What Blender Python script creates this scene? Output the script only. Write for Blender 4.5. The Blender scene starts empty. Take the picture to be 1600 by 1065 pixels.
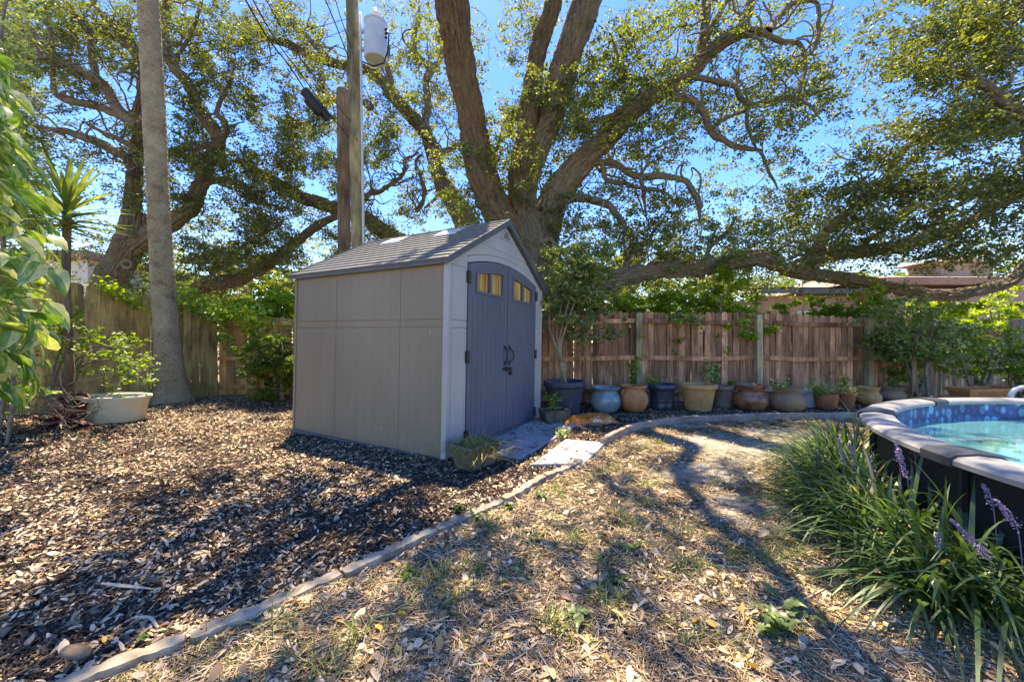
import bpy, math, random
import numpy as np
from mathutils import Vector, Matrix, Euler

random.seed(7)
R = np.random.default_rng(11)
PI = math.pi
SC = bpy.context.scene
COL = SC.collection

# ------------------------------------------------------------------ camera
CAMZ = 1.2
FPX = 575.0
cam_d = bpy.data.cameras.new('camera')
cam = bpy.data.objects.new('camera', cam_d)
COL.objects.link(cam)
cam.location = (0, 0, CAMZ)
cam.rotation_euler = (PI / 2, 0, 0)
cam_d.sensor_width = 36
cam_d.lens = FPX / 1600 * 36
cam_d.clip_start = 0.05
cam_d.clip_end = 2000
SC.camera = cam

# ------------------------------------------------------------------ light
SUN = Vector((-0.22, 0.68, 2.05)).normalized()          # towards the sun
world = bpy.data.worlds.new('World')
SC.world = world
world.use_nodes = True
wn = world.node_tree
wn.nodes.clear()
sky = wn.nodes.new('ShaderNodeTexSky')
sky.sky_type = 'NISHITA'
sky.sun_disc = False
sky.sun_elevation = math.asin(SUN.z)
sky.sun_rotation = math.atan2(SUN.x, SUN.y)
sky.air_density = 1.1
sky.dust_density = 0.3
sky.ozone_density = 3.0
hs = wn.nodes.new('ShaderNodeHueSaturation')
hs.inputs['Saturation'].default_value = 1.4
hs.inputs['Hue'].default_value = 0.519
bg = wn.nodes.new('ShaderNodeBackground')
bg.inputs['Strength'].default_value = 0.14
wo = wn.nodes.new('ShaderNodeOutputWorld')
wn.links.new(sky.outputs[0], hs.inputs['Color'])
wn.links.new(hs.outputs[0], bg.inputs['Color'])
wn.links.new(bg.outputs[0], wo.inputs['Surface'])
sun_d = bpy.data.lights.new('sun', 'SUN')
sun_d.energy = 4.3
sun_d.angle = math.radians(0.53)
sun_d.color = (1.0, 0.94, 0.82)
sun = bpy.data.objects.new('sun', sun_d)
COL.objects.link(sun)
sun.location = (0, 0, 30)
sun.rotation_euler = SUN.to_track_quat('Z', 'Y').to_euler()
SC.view_settings.view_transform = 'Standard'
SC.view_settings.look = 'None'
SC.view_settings.exposure = 1.8
SC.view_settings.gamma = 1.0
SC.view_settings.use_curve_mapping = False
SC.view_settings.use_white_balance = True
SC.view_settings.white_balance_temperature = 8400
SC.view_settings.white_balance_tint = 10
SC.render.engine = 'CYCLES'
SC.cycles.max_bounces = 8
SC.cycles.diffuse_bounces = 4
SC.cycles.transparent_max_bounces = 12


# ------------------------------------------------------------------ helpers
def P(px, py, Y):
    """world point at depth Y seen at (px, py) of the 1600x1065 photograph"""
    return np.array([(px - 800) / FPX * Y, Y, CAMZ - (py - 532.5) / FPX * Y])


def G(px, py, z=0.0):
    """ground point (height z) seen at (px, py)"""
    Y = (CAMZ - z) * FPX / (py - 532.5)
    return np.array([(px - 800) / FPX * Y, Y, z])


def tag(o, label=None, cat=None, group=None, kind=None):
    if label: o['label'] = label
    if cat: o['category'] = cat
    if group: o['group'] = group
    if kind: o['kind'] = kind
    return o


def empty(name, loc=(0, 0, 0), rz=0.0, label=None, cat=None, group=None):
    o = bpy.data.objects.new(name, None)
    o.empty_display_size = 0.1
    COL.objects.link(o)
    o.location = loc
    o.rotation_euler = (0, 0, rz)
    return tag(o, label, cat, group)


def mesh(name, V, F, mat=None, parent=None, smooth=False, tint=None, uv=None, mats=None, mi=None, link=True):
    me = bpy.data.meshes.new(name)
    V = np.asarray(V, dtype=np.float32)
    if isinstance(F, np.ndarray):
        k = F.shape[1]
        n = F.shape[0]
        me.vertices.add(len(V))
        me.vertices.foreach_set('co', V.ravel())
        me.loops.add(n * k)
        me.loops.foreach_set('vertex_index', F.astype(np.int32).ravel())
        me.polygons.add(n)
        me.polygons.foreach_set('loop_start', np.arange(0, n * k, k, dtype=np.int32))
        me.update(calc_edges=True)
    else:
        me.from_pydata([tuple(map(float, v)) for v in V], [], [tuple(int(i) for i in f) for f in F])
        me.update()
    if smooth:
        me.polygons.foreach_set('use_smooth', np.ones(len(me.polygons), dtype=bool))
    if tint is not None:
        a = me.attributes.new('tint', 'FLOAT', 'FACE' if len(tint) == len(me.polygons) else 'POINT')
        a.data.foreach_set('value', np.asarray(tint, dtype=np.float32))
    if uv is not None:
        l = me.uv_layers.new(name='UVMap')
        idx = np.zeros(len(me.loops), dtype=np.int32)
        me.loops.foreach_get('vertex_index', idx)
        l.data.foreach_set('uv', np.asarray(uv, dtype=np.float32)[idx].ravel())
    if mats:
        for m in mats: me.materials.append(m)
        me.polygons.foreach_set('material_index', np.asarray(mi, dtype=np.int32))
    elif mat:
        me.materials.append(mat)
    if not link:
        return me
    o = bpy.data.objects.new(name, me)
    COL.objects.link(o)
    if parent: o.parent = parent
    return o


def inst(name, me, parent=None, loc=(0, 0, 0), rot=(0, 0, 0), scale=(1, 1, 1)):
    o = bpy.data.objects.new(name, me)
    COL.objects.link(o)
    if parent: o.parent = parent
    o.location = loc
    o.rotation_euler = rot
    o.scale = scale
    return o


class MB:
    def __init__(s): s.V = []; s.F = []

    def add(s, V, F):
        b = len(s.V)
        s.V += [tuple(v) for v in V]
        s.F += [tuple(i + b for i in f) for f in F]
        return s

    def box(s, x0, x1, y0, y1, z0, z1):
        V = [(x, y, z) for z in (z0, z1) for y in (y0, y1) for x in (x0, x1)]
        return s.add(V, [(0, 2, 3, 1), (4, 5, 7, 6), (0, 1, 5, 4), (2, 6, 7, 3), (0, 4, 6, 2), (1, 3, 7, 5)])

    def prism(s, pts, z0, z1):
        n = len(pts)
        V = [(p[0], p[1], z0) for p in pts] + [(p[0], p[1], z1) for p in pts]
        F = [(i, (i + 1) % n, n + (i + 1) % n, n + i) for i in range(n)]
        return s.add(V, F + [tuple(range(n))[::-1], tuple(range(n, 2 * n))])

    def tube(s, pts, r, sides=8, cap=True):
        V, F, _ = tube(np.array(pts, float), np.full(len(pts), r) if np.isscalar(r) else np.array(r), sides)
        s.add(V.tolist(), F.tolist())
        if cap:
            n = len(pts)
            b = len(s.V) - n * sides
            s.F.append(tuple(range(b, b + sides))[::-1])
            s.F.append(tuple(range(b + (n - 1) * sides, b + n * sides)))
        return s

    def lathe(s, prof, seg=36, c=(0, 0, 0)):
        n = len(prof)
        V = []
        for k in range(seg):
            a = 2 * PI * k / seg
            V += [(c[0] + r * math.cos(a), c[1] + r * math.sin(a), c[2] + z) for r, z in prof]
        F = []
        for k in range(seg):
            q = (k + 1) % seg
            for i in range(n - 1):
                F.append((k * n + i, q * n + i, q * n + i + 1, k * n + i + 1))
        s.add(V, F)
        return s

    def build(s, name, mat, parent=None, smooth=False, bevel=0):
        o = mesh(name, s.V, s.F, mat, parent, smooth)
        if bevel:
            m = o.modifiers.new('bevel', 'BEVEL')
            m.width = bevel; m.segments = 2; m.limit_method = 'ANGLE'
        return o


def crom(pts, step):
    """Catmull-Rom resample of control rows (any dimension)"""
    pts = np.asarray(pts, float)
    if len(pts) == 2:
        n = max(2, int(np.linalg.norm(pts[1, :3] - pts[0, :3]) / step) + 1)
        t = np.linspace(0, 1, n)[:, None]
        return pts[0] * (1 - t) + pts[1] * t
    p = np.vstack([2 * pts[0] - pts[1], pts, 2 * pts[-1] - pts[-2]])
    out = []
    for i in range(1, len(p) - 2):
        L = np.linalg.norm(p[i + 1, :3] - p[i, :3])
        n = max(1, int(L / step))
        t = (np.arange(n) / n)[:, None]
        a, b, c, d = p[i - 1], p[i], p[i + 1], p[i + 2]
        out.append(0.5 * ((2 * b) + (-a + c) * t + (2 * a - 5 * b + 4 * c - d) * t ** 2 + (-a + 3 * b - 3 * c + d) * t ** 3))
    out.append(pts[-1:])
    return np.vstack(out)


def tube(path, rad, sides, disp=None):
    """returns V, F(quads), UV"""
    n = len(path)
    T = np.gradient(path, axis=0)
    T /= np.linalg.norm(T, axis=1)[:, None] + 1e-9
    N = np.zeros_like(path)
    ref = np.array([0, 1, 0.]) if abs(T[0, 1]) < 0.9 else np.array([1, 0, 0.])
    v = ref - T[0] * ref.dot(T[0])
    N[0] = v / np.linalg.norm(v)
    for i in range(1, n):
        v = N[i - 1] - T[i] * N[i - 1].dot(T[i])
        N[i] = v / (np.linalg.norm(v) + 1e-9)
    B = np.cross(T, N)
    a = np.arange(sides) / sides * 2 * PI
    L = np.concatenate([[0], np.cumsum(np.linalg.norm(np.diff(path, axis=0), axis=1))])
    rr = np.repeat(rad[:, None], sides, 1)
    if disp is not None:
        rr = rr + disp(a[None, :] * rad.mean(), L[:, None], rad[:, None])
    V = path[:, None, :] + rr[..., None] * (np.cos(a)[None, :, None] * N[:, None, :] + np.sin(a)[None, :, None] * B[:, None, :])
    i = np.arange(n - 1)[:, None]
    k = np.arange(sides)[None, :]
    k2 = (k + 1) % sides
    F = np.stack([i * sides + k, i * sides + k2, (i + 1) * sides + k2, (i + 1) * sides + k], -1).reshape(-1, 4)
    UV = np.stack([np.broadcast_to(a[None, :] * rad.mean(), (n, sides)), np.broadcast_to(L[:, None], (n, sides))], -1).reshape(-1, 2)
    return V.reshape(-1, 3), F, UV


_G = R.random((256, 256))


def vnoise(x, y, seed=0):
    """value noise, period 256"""
    x = np.asarray(x) + seed * 17.3; y = np.asarray(y) + seed * 9.1
    xi = np.floor(x).astype(int); yi = np.floor(y).astype(int)
    fx = x - xi; fy = y - yi
    fx = fx * fx * (3 - 2 * fx); fy = fy * fy * (3 - 2 * fy)
    g = lambda a, b: _G[a % 256, b % 256]
    return (g(xi, yi) * (1 - fx) + g(xi + 1, yi) * fx) * (1 - fy) + (g(xi, yi + 1) * (1 - fx) + g(xi + 1, yi + 1) * fx) * fy


def fbm(x, y, seed=0, oct=3):
    s = 0; a = 1; t = 0
    for i in range(oct):
        s = s + a * vnoise(x * 2 ** i, y * 2 ** i, seed + i); t += a; a *= .5
    return s / t


def join(parts):
    """parts: list of (V,F) with equal face size"""
    Vs, Fs, b = [], [], 0
    for V, F in parts:
        Vs.append(V); Fs.append(F + b); b += len(V)
    return np.vstack(Vs), np.vstack(Fs)


def unit(n, zs=1.0):
    v = R.normal(size=(n, 3)); v[:, 2] *= zs
    return v / (np.linalg.norm(v, axis=1)[:, None] + 1e-9)


def leafs(C, L, W, up=0.6, flat=0.6, fold=0.18):
    """one folded two-triangle leaf per centre"""
    n = len(C)
    a = unit(n, flat)
    m = unit(n); m[:, 2] += up * 2
    b = np.cross(m, a); b /= np.linalg.norm(b, axis=1)[:, None] + 1e-9
    m = np.cross(a, b)
    L = (L * R.uniform(.7, 1.25, n))[:, None] / 2
    W = (W * R.uniform(.7, 1.25, n))[:, None] / 2
    V = np.stack([C - a * L, C + b * W + m * W * fold * 2 - a * L * .15, C + a * L, C - b * W + m * W * fold * 2 - a * L * .15], 1).reshape(-1, 3)
    q = np.arange(n) * 4
    F = np.stack([np.stack([q, q + 2, q + 1], 1), np.stack([q, q + 3, q + 2], 1)], 1).reshape(-1, 3)
    return V, F


def ribbons(root, d0, L, W, droop, nseg=6, side=None):
    """arching blades; root,d0 (n,3) L,W,droop (n,)"""
    n = len(root)
    t = np.linspace(0, 1, nseg + 1)
    h = d0.copy(); h[:, 2] = 0
    h /= np.linalg.norm(h, axis=1)[:, None] + 1e-9
    s = np.stack([-h[:, 1], h[:, 0], np.zeros(n)], 1) if side is None else side
    tt = t[None, :, None]
    c = root[:, None] + d0[:, None] * L[:, None, None] * tt + h[:, None] * (L * droop * .25)[:, None, None] * tt ** 2
    c[..., 2] -= (L * droop)[:, None] * t[None] ** 2.2 * .8
    c[..., 2] = np.maximum(c[..., 2], root[:, 2][:, None] + .004)
    w = (W[:, None] / 2 * np.clip(np.minimum(.55 + 1.2 * t, 1.02 * (1 - t ** 3)), .03, 1)[None])[..., None]
    A = c - s[:, None] * w; B = c + s[:, None] * w
    V = np.stack([A, B], 2).reshape(n, -1, 3)
    m = (nseg + 1) * 2
    i = np.arange(nseg)
    f = np.stack([2 * i, 2 * i + 1, 2 * i + 3, 2 * i + 2], 1)
    F = (np.arange(n)[:, None, None] * m + f[None]).reshape(-1, 4)
    return V.reshape(-1, 3), F


# ------------------------------------------------------------------ materials
def nm(name):
    m = bpy.data.materials.new(name)
    m.use_nodes = True
    m.node_tree.nodes.clear()
    return m, m.node_tree


def N(t, typ, **kw):
    n = t.nodes.new(typ)
    for k, v in kw.items():
        if k in n.inputs: n.inputs[k].default_value = v
        else: setattr(n, k, v)
    return n


def ramp(t, fac, stops, interp='LINEAR'):
    r = t.nodes.new('ShaderNodeValToRGB')
    r.color_ramp.interpolation = interp
    e = r.color_ramp.elements
    while len(e) < len(stops): e.new(0.5)
    for el, (p, c) in zip(e, stops):
        el.position = p
        el.color = (*c, 1) if len(c) == 3 else c
    t.links.new(fac, r.inputs[0])
    return r.outputs[0]


def mixc(t, f, a, b, mode='MIX'):
    m = t.nodes.new('ShaderNodeMix')
    m.data_type = 'RGBA'; m.blend_type = mode
    for s, v in ((0, f), (6, a), (7, b)):
        if hasattr(v, 'links') or hasattr(v, 'is_linked'): t.links.new(v, m.inputs[s])
        else: m.inputs[s].default_value = (*v, 1) if isinstance(v, tuple) and len(v) == 3 else v
    return m.outputs[2]


def coords(t, kind='Object', scale=(1, 1, 1)):
    tc = t.nodes.new('ShaderNodeTexCoord')
    mp = t.nodes.new('ShaderNodeMapping')
    mp.inputs['Scale'].default_value = scale
    t.links.new(tc.outputs[kind], mp.inputs[0])
    return mp.outputs[0]


def noise(t, vec, scale, detail=4, rough=.55, dist=0.0):
    n = t.nodes.new('ShaderNodeTexNoise')
    n.inputs['Scale'].default_value = scale
    n.inputs['Detail'].default_value = detail
    n.inputs['Roughness'].default_value = rough
    n.inputs['Distortion'].default_value = dist
    t.links.new(vec, n.inputs['Vector'])
    return n.outputs[0]


def finish(m, t, color, rough=.8, bump=None, bstr=.3, bdist=.01, spec=.3, metal=0.0):
    p = t.nodes.new('ShaderNodeBsdfPrincipled')
    o = t.nodes.new('ShaderNodeOutputMaterial')
    if hasattr(color, 'links') or hasattr(color, 'is_linked'): t.links.new(color, p.inputs['Base Color'])
    else: p.inputs['Base Color'].default_value = (*color, 1)
    if hasattr(rough, 'is_linked'): t.links.new(rough, p.inputs['Roughness'])
    else: p.inputs['Roughness'].default_value = rough
    p.inputs['Specular IOR Level'].default_value = spec
    p.inputs['Metallic'].default_value = metal
    if bump is not None:
        b = t.nodes.new('ShaderNodeBump')
        b.inputs['Strength'].default_value = bstr
        b.inputs['Distance'].default_value = bdist
        t.links.new(bump, b.inputs['Height'])
        t.links.new(b.outputs[0], p.inputs['Normal'])
    t.links.new(p.outputs[0], o.inputs[0])
    return m


def plain(name, c1, c2=None, scale=6, stretch=(1, 1, 1), rough=.7, bstr=.2, bdist=.005, spec=.3, metal=0, fine=None, kind='Object', lo=.35, hi=.65):
    m, t = nm(name)
    v = coords(t, kind, stretch)
    n = noise(t, v, scale, 5)
    col = ramp(t, n, [(lo, c1), (hi, c2 or c1)])
    n2 = noise(t, v, fine or scale * 8, 4)
    return finish(m, t, col, rough, n2, bstr, bdist, spec, metal)


def leafmat(name, stops, trans=.45, tcol=(1.6, 1.9, .7), rough=.45, gloss=.06):
    """stops over the per-leaf tint; light passes through the leaf"""
    m, t = nm(name)
    at = N(t, 'ShaderNodeAttribute', attribute_name='tint')
    col = ramp(t, at.outputs['Fac'], stops)
    d = t.nodes.new('ShaderNodeBsdfDiffuse')
    t.links.new(col, d.inputs[0])
    tr = t.nodes.new('ShaderNodeBsdfTranslucent')
    tc = mixc(t, 1.0, col, tcol, 'MULTIPLY')
    t.links.new(tc, tr.inputs[0])
    mx = t.nodes.new('ShaderNodeMixShader'); mx.inputs[0].default_value = trans
    t.links.new(d.outputs[0], mx.inputs[1]); t.links.new(tr.outputs[0], mx.inputs[2])
    g = t.nodes.new('ShaderNodeBsdfGlossy'); g.inputs['Roughness'].default_value = rough
    g.inputs[0].default_value = (1, 1, 1, 1)
    m2 = t.nodes.new('ShaderNodeMixShader'); m2.inputs[0].default_value = gloss
    t.links.new(mx.outputs[0], m2.inputs[1]); t.links.new(g.outputs[0], m2.inputs[2])
    o = t.nodes.new('ShaderNodeOutputMaterial')
    t.links.new(m2.outputs[0], o.inputs[0])
    return m


M = {}
M['oakleaf'] = leafmat('oak_leaf', [(0, (.045, .068, .022)), (.4, (.1, .132, .034)), (.75, (.18, .215, .052)), (.95, (.29, .29, .07)), (1, (.34, .2, .07))], trans=.5, tcol=(1.7, 1.65, .5), gloss=.05)
M['oakdark'] = leafmat('dark_oak_leaf', [(0, (.045, .062, .022)), (.5, (.1, .122, .032)), (.9, (.185, .205, .05)), (1, (.3, .26, .07))], trans=.5, tcol=(1.65, 1.65, .5), gloss=.05)
M['farleaf'] = leafmat('far_leaf', [(0, (.09, .13, .03)), (.5, (.2, .25, .05)), (1, (.33, .34, .09))], trans=.5, tcol=(1.3, 1.4, .6), gloss=.03)
M['olive'] = leafmat('olive_leaf', [(0, (.07, .1, .03)), (.5, (.17, .215, .06)), (1, (.36, .38, .13))], trans=.45, tcol=(1.4, 1.5, .5), gloss=.05)
M['bright'] = leafmat('bright_leaf', [(0, (.14, .24, .03)), (.5, (.3, .42, .05)), (1, (.55, .62, .1))], trans=.5, tcol=(1.3, 1.3, .4), gloss=.03)
M['shrub'] = leafmat('shrub_leaf', [(0, (.06, .12, .02)), (.5, (.17, .27, .035)), (1, (.4, .5, .07))], trans=.5, tcol=(1.5, 1.5, .4), gloss=.04)
M['pale'] = leafmat('pale_leaf', [(0, (.12, .18, .05)), (.5, (.28, .34, .1)), (1, (.5, .52, .25))], trans=.4, tcol=(1.2, 1.3, .6), gloss=.06)
M['blade'] = leafmat('blade_leaf', [(0, (.03, .065, .022)), (.5, (.07, .125, .04)), (.88, (.15, .22, .07)), (1, (.38, .3, .14))], trans=.33, tcol=(1.5, 1.6, .5), gloss=.035, rough=.4)
M['grass'] = leafmat('grass_leaf', [(0, (.07, .12, .025)), (.6, (.17, .22, .05)), (1, (.4, .34, .13))], trans=.35, tcol=(1.3, 1.4, .5), gloss=.04)
M['dry'] = leafmat('dry_leaf', [(0, (.06, .04, .025)), (.22, (.19, .115, .065)), (.45, (.44, .3, .18)), (.7, (.64, .48, .32)), (.93, (.74, .59, .4)), (.97, (.52, .27, .08)), (1, (.58, .38, .1))], trans=.15, tcol=(1.1, 1, .8), gloss=.04)
M['drygrass'] = leafmat('dry_grass', [(0, (.16, .1, .04)), (.6, (.32, .25, .09)), (1, (.3, .33, .1))], trans=.3, gloss=.03)
M['flower'] = leafmat('purple_flower', [(0, (.24, .17, .32)), (.6, (.4, .3, .48)), (1, (.6, .52, .62))], trans=.3, tcol=(1.2, 1, 1.2))
M['redleaf'] = leafmat('red_leaf', [(0, (.09, .02, .03)), (.6, (.2, .05, .06)), (1, (.3, .12, .08))], trans=.3, tcol=(1.4, 1, .9))


def bark_mat(name, c1, c2, c3):
    m, t = nm(name)
    v = coords(t, 'UV', (9, 2.2, 1))
    n1 = noise(t, v, 3.0, 6, .6, 1.2)
    v2 = coords(t, 'Object', (1, 1, 1))
    n2 = noise(t, v2, 1.3, 4)
    n3 = noise(t, v2, 30, 3)
    a = ramp(t, n1, [(.3, c1), (.7, c2)])
    f = ramp(t, n2, [(.45, (0, 0, 0)), (.7, (1, 1, 1))])
    col = mixc(t, f, a, c3)
    vv = coords(t, 'UV', (26, 5, 1))
    b = noise(t, vv, 3.0, 6, .65, .8)
    return finish(m, t, col, .9, b, .9, .05, .12)


M['bark'] = bark_mat('oak_bark', (.11, .08, .05), (.37, .295, .205), (.23, .175, .115))
M['barkred'] = bark_mat('red_oak_bark', (.085, .055, .035), (.3, .215, .14), (.2, .135, .085))
M['twig'] = plain('twig_bark', (.13, .11, .085), (.26, .225, .175), 20, rough=.9)
# palm trunk: smooth grey, ring scars and lichen
m, t = nm('palm_bark')
v = coords(t, 'UV', (6, 34, 1)); n1 = noise(t, v, 1.5, 6, .65, .5)
v2 = coords(t, 'Object'); n2 = noise(t, v2, 3.2, 6, .65); n3 = noise(t, v2, 45, 4)
c = ramp(t, n2, [(.36, (.12, .075, .035)), (.46, (.29, .22, .12)), (.56, (.37, .31, .18)), (.68, (.52, .46, .32))])
c = mixc(t, .4, c, ramp(t, n3, [(.35, (.16, .12, .07)), (.68, (.55, .48, .36))]))
M['palm'] = finish(m, t, c, .9, n1, .8, .03, .1)


def wood(name, c1, c2, c3, rnd=.5):
    m, t = nm(name)
    oi = t.nodes.new('ShaderNodeObjectInfo')
    tc = t.nodes.new('ShaderNodeTexCoord')
    ad = t.nodes.new('ShaderNodeVectorMath'); ad.operation = 'ADD'
    t.links.new(tc.outputs['Object'], ad.inputs[0])
    ml = t.nodes.new('ShaderNodeVectorMath'); ml.operation = 'SCALE'
    ml.inputs['Scale'].default_value = 37.0
    cb = t.nodes.new('ShaderNodeCombineXYZ')
    for i in range(3): t.links.new(oi.outputs['Random'], cb.inputs[i])
    t.links.new(cb.outputs[0], ml.inputs[0]); t.links.new(ml.outputs[0], ad.inputs[1])
    mp = t.nodes.new('ShaderNodeMapping'); mp.inputs['Scale'].default_value = (14, 14, 1.1)
    t.links.new(ad.outputs[0], mp.inputs[0])
    n1 = noise(t, mp.outputs[0], 2.2, 8, .68, 1.0)
    mp2 = t.nodes.new('ShaderNodeMapping'); mp2.inputs['Scale'].default_value = (2, 2, .8)
    t.links.new(ad.outputs[0], mp2.inputs[0])
    n2 = noise(t, mp2.outputs[0], 1.6, 4)
    a = ramp(t, n1, [(.3, c1), (.55, c2), (.75, c3)])
    k = N(t, 'ShaderNodeMapRange'); k.inputs['To Min'].default_value = 1 - rnd; k.inputs['To Max'].default_value = 1 + rnd * .55
    t.links.new(oi.outputs['Random'], k.inputs['Value'])
    k2 = N(t, 'ShaderNodeMapRange'); k2.inputs['From Min'].default_value = .35; k2.inputs['From Max'].default_value = .7
    k2.inputs['To Min'].default_value = .5; k2.inputs['To Max'].default_value = 1.4
    t.links.new(n2, k2.inputs['Value'])
    mm = t.nodes.new('ShaderNodeMath'); mm.operation = 'MULTIPLY'
    t.links.new(k.outputs[0], mm.inputs[0]); t.links.new(k2.outputs[0], mm.inputs[1])
    sc = t.nodes.new('ShaderNodeVectorMath'); sc.operation = 'SCALE'
    t.links.new(a, sc.inputs[0]); t.links.new(mm.outputs[0], sc.inputs['Scale'])
    return finish(m, t, sc.outputs[0], .85, n1, .45, .006, .15)


M['fence'] = wood('weathered_fence_wood', (.17, .075, .038), (.5, .26, .15), (.7, .48, .33))
M['fencegrey'] = wood('grey_fence_wood', (.2, .15, .11), (.5, .4, .31), (.66, .56, .46))
M['fenceleft'] = wood('mossy_fence_wood', (.22, .15, .055), (.5, .36, .14), (.7, .48, .21), .3)
M['fencetan'] = wood('tan_fence_wood', (.4, .19, .06), (.66, .37, .14), (.78, .5, .24), .3)
M['post'] = wood('post_wood', (.22, .17, .09), (.42, .34, .2), (.54, .46, .31), .2)
M['pole'] = wood('pole_wood', (.15, .12, .06), (.31, .26, .14), (.4, .35, .22), .1)
M['oldpole'] = wood('old_pole_wood', (.12, .075, .045), (.27, .19, .12), (.36, .28, .2), .1)

M['taupe'] = plain('taupe_plastic', (.225, .185, .135), (.255, .21, .155), 1.2, rough=.5, bstr=.12, bdist=.002, fine=(60), stretch=(1, 1, .3), lo=.3, hi=.7)
def weathered(name, c1, c2, dirt):
    m, t = nm(name)
    v = coords(t, 'Object', (1, 1, .35)); v1 = coords(t, 'Object')
    col = ramp(t, noise(t, v, 1.3, 5), [(.3, c1), (.7, c2)])
    sx = t.nodes.new('ShaderNodeSeparateXYZ'); t.links.new(v1, sx.inputs[0])
    a = N(t, 'ShaderNodeMath', operation='MULTIPLY_ADD'); a.inputs[1].default_value = -2.6; t.links.new(sx.outputs[2], a.inputs[0]); t.links.new(noise(t, v1, 9, 7, .7), a.inputs[2])
    f = ramp(t, a.outputs[0], [(.2, (0, 0, 0)), (.75, (.75, .75, .75))])
    col = mixc(t, f, col, dirt)
    st = ramp(t, noise(t, coords(t, 'Object', (7, 7, .5)), 1.7, 7, .7), [(.56, (0, 0, 0)), (.72, (.3, .3, .3))])
    col = mixc(t, st, col, dirt)
    sc = ramp(t, noise(t, coords(t, 'Object', (22, 22, 5)), 1.6, 2, .5, 1.5), [(.735, (0, 0, 0)), (.75, (.5, .5, .5))])
    col = mixc(t, sc, col, (.5, .48, .44))
    return finish(m, t, col, .5, noise(t, v, 60, 4), .15, .002, .3)


M['taupe'] = weathered('taupe_plastic', (.2, .16, .11), (.245, .197, .138), (.17, .12, .075))
M['lightgrey'] = plain('light_grey_plastic', (.34, .33, .32), (.39, .38, .37), 1.3, rough=.5, bstr=.1, bdist=.002, fine=70)
M['doorblue'] = plain('slate_blue_plastic', (.1, .103, .138), (.122, .125, .163), 1.4, rough=.5, bstr=.12, bdist=.002, fine=60, stretch=(1, 1, .3))
M['shingle'] = plain('grey_shingle', (.1, .11, .12), (.2, .21, .22), 5, rough=.45, bstr=.3, bdist=.003, fine=80)
M['trim'] = plain('dark_trim', (.075, .08, .09), (.11, .115, .125), 3, rough=.5)
M['black'] = plain('black_metal', (.012, .012, .014), (.03, .03, .03), 10, rough=.4, spec=.5)
M['curtain'] = plain('yellow_curtain', (.2, .09, .012), (.6, .33, .05), 9, stretch=(1, 1, .12), rough=.12, spec=.6, bstr=.02)
M['skylight'] = plain('skylight_plastic', (.5, .52, .55), (.62, .63, .65), 5, rough=.2, spec=.5)
M['dirt'] = plain('soil', (.035, .025, .018), (.09, .065, .045), 15, rough=1, bstr=.8, bdist=.02, fine=60)
M['concrete'] = plain('grey_concrete', (.25, .25, .26), (.36, .355, .35), 3, rough=.9, bstr=.4, bdist=.004, fine=60)
M['paver'] = plain('pale_concrete', (.42, .4, .36), (.55, .53, .48), 3, rough=.9, bstr=.4, bdist=.004, fine=60)
M['edging'] = plain('edging_concrete', (.17, .145, .11), (.36, .315, .25), 9, rough=.95, bstr=.6, bdist=.005, fine=70)
M['edgingred'] = plain('ribbed_edging_concrete', (.3, .22, .17), (.47, .38, .3), 5, rough=.95, bstr=.5, bdist=.004, fine=60)
M['galv'] = plain('grey_can_paint', (.45, .5, .52), (.55, .6, .62), 4, rough=.4, spec=.5)
M['cable'] = plain('black_cable', (.015, .015, .017), (.03, .03, .03), 10, rough=.5)
M['poolcap'] = plain('grey_pool_cap', (.2, .2, .205), (.28, .275, .27), 2.5, rough=.45, bstr=.1, bdist=.002, fine=90)
M['poolclip'] = plain('dark_pool_clip', (.03, .035, .045), (.055, .06, .07), 4, rough=.45)
M['poolwall'] = plain('pool_wall', (.008, .01, .016), (.014, .017, .025), 3, rough=.6)
M['housewall'] = plain('tan_stucco', (.33, .235, .165), (.4, .29, .21), 2, rough=.9)
M['fascia'] = plain('salmon_fascia', (.3, .185, .125), (.38, .24, .165), 2, rough=.8)
M['houseroof'] = plain('brown_roof', (.22, .15, .12), (.36, .27, .22), 3, rough=.9)
M['whitewall'] = plain('white_wall', (.6, .6, .58), (.7, .7, .68), 2, rough=.8)
M['glass'] = plain('dark_window_glass', (.03, .035, .04), (.05, .055, .06), 2, rough=.1, spec=.8)

M['doorblue'] = weathered('slate_blue_plastic', (.095, .098, .132), (.125, .128, .168), (.16, .14, .12))
# pool liner with pebble pattern above, plain below
m, t = nm('pool_liner')
v = coords(t, 'UV', (1, 1, 1))
mp = t.nodes.new('ShaderNodeMapping'); mp.inputs['Scale'].default_value = (1, .7, 1); t.links.new(v, mp.inputs[0])
v1 = t.nodes.new('ShaderNodeTexVoronoi'); v1.inputs['Scale'].default_value = 14; v1.inputs['Randomness'].default_value = .55
t.links.new(mp.outputs[0], v1.inputs['Vector'])
ca = ramp(t, v1.outputs['Distance'], [(0, (.05, .2, .44)), (.2, (.05, .19, .42)), (.33, (.12, .3, .5)), (.42, (.04, .15, .38)), (.5, (.01, .05, .2))])
sc_v = t.nodes.new('ShaderNodeSeparateColor'); t.links.new(v1.outputs['Color'], sc_v.inputs[0])
cm = ramp(t, sc_v.outputs[0], [(0, (.45, .45, .5)), (1, (1.5, 1.4, 1.2))])
c = mixc(t, 1.0, ca, cm, 'MULTIPLY')
gx = t.nodes.new('ShaderNodeTexCoord'); sx = t.nodes.new('ShaderNodeSeparateXYZ'); t.links.new(gx.outputs['Object'], sx.inputs[0])
f = N(t, 'ShaderNodeMapRange'); f.inputs['From Min'].default_value = .24; f.inputs['From Max'].default_value = .2
t.links.new(sx.outputs[2], f.inputs['Value'])
c = mixc(t, f.outputs[0], c, (.3, .66, .68))
M['liner'] = finish(m, t, c, .4, None, spec=.4)
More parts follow.
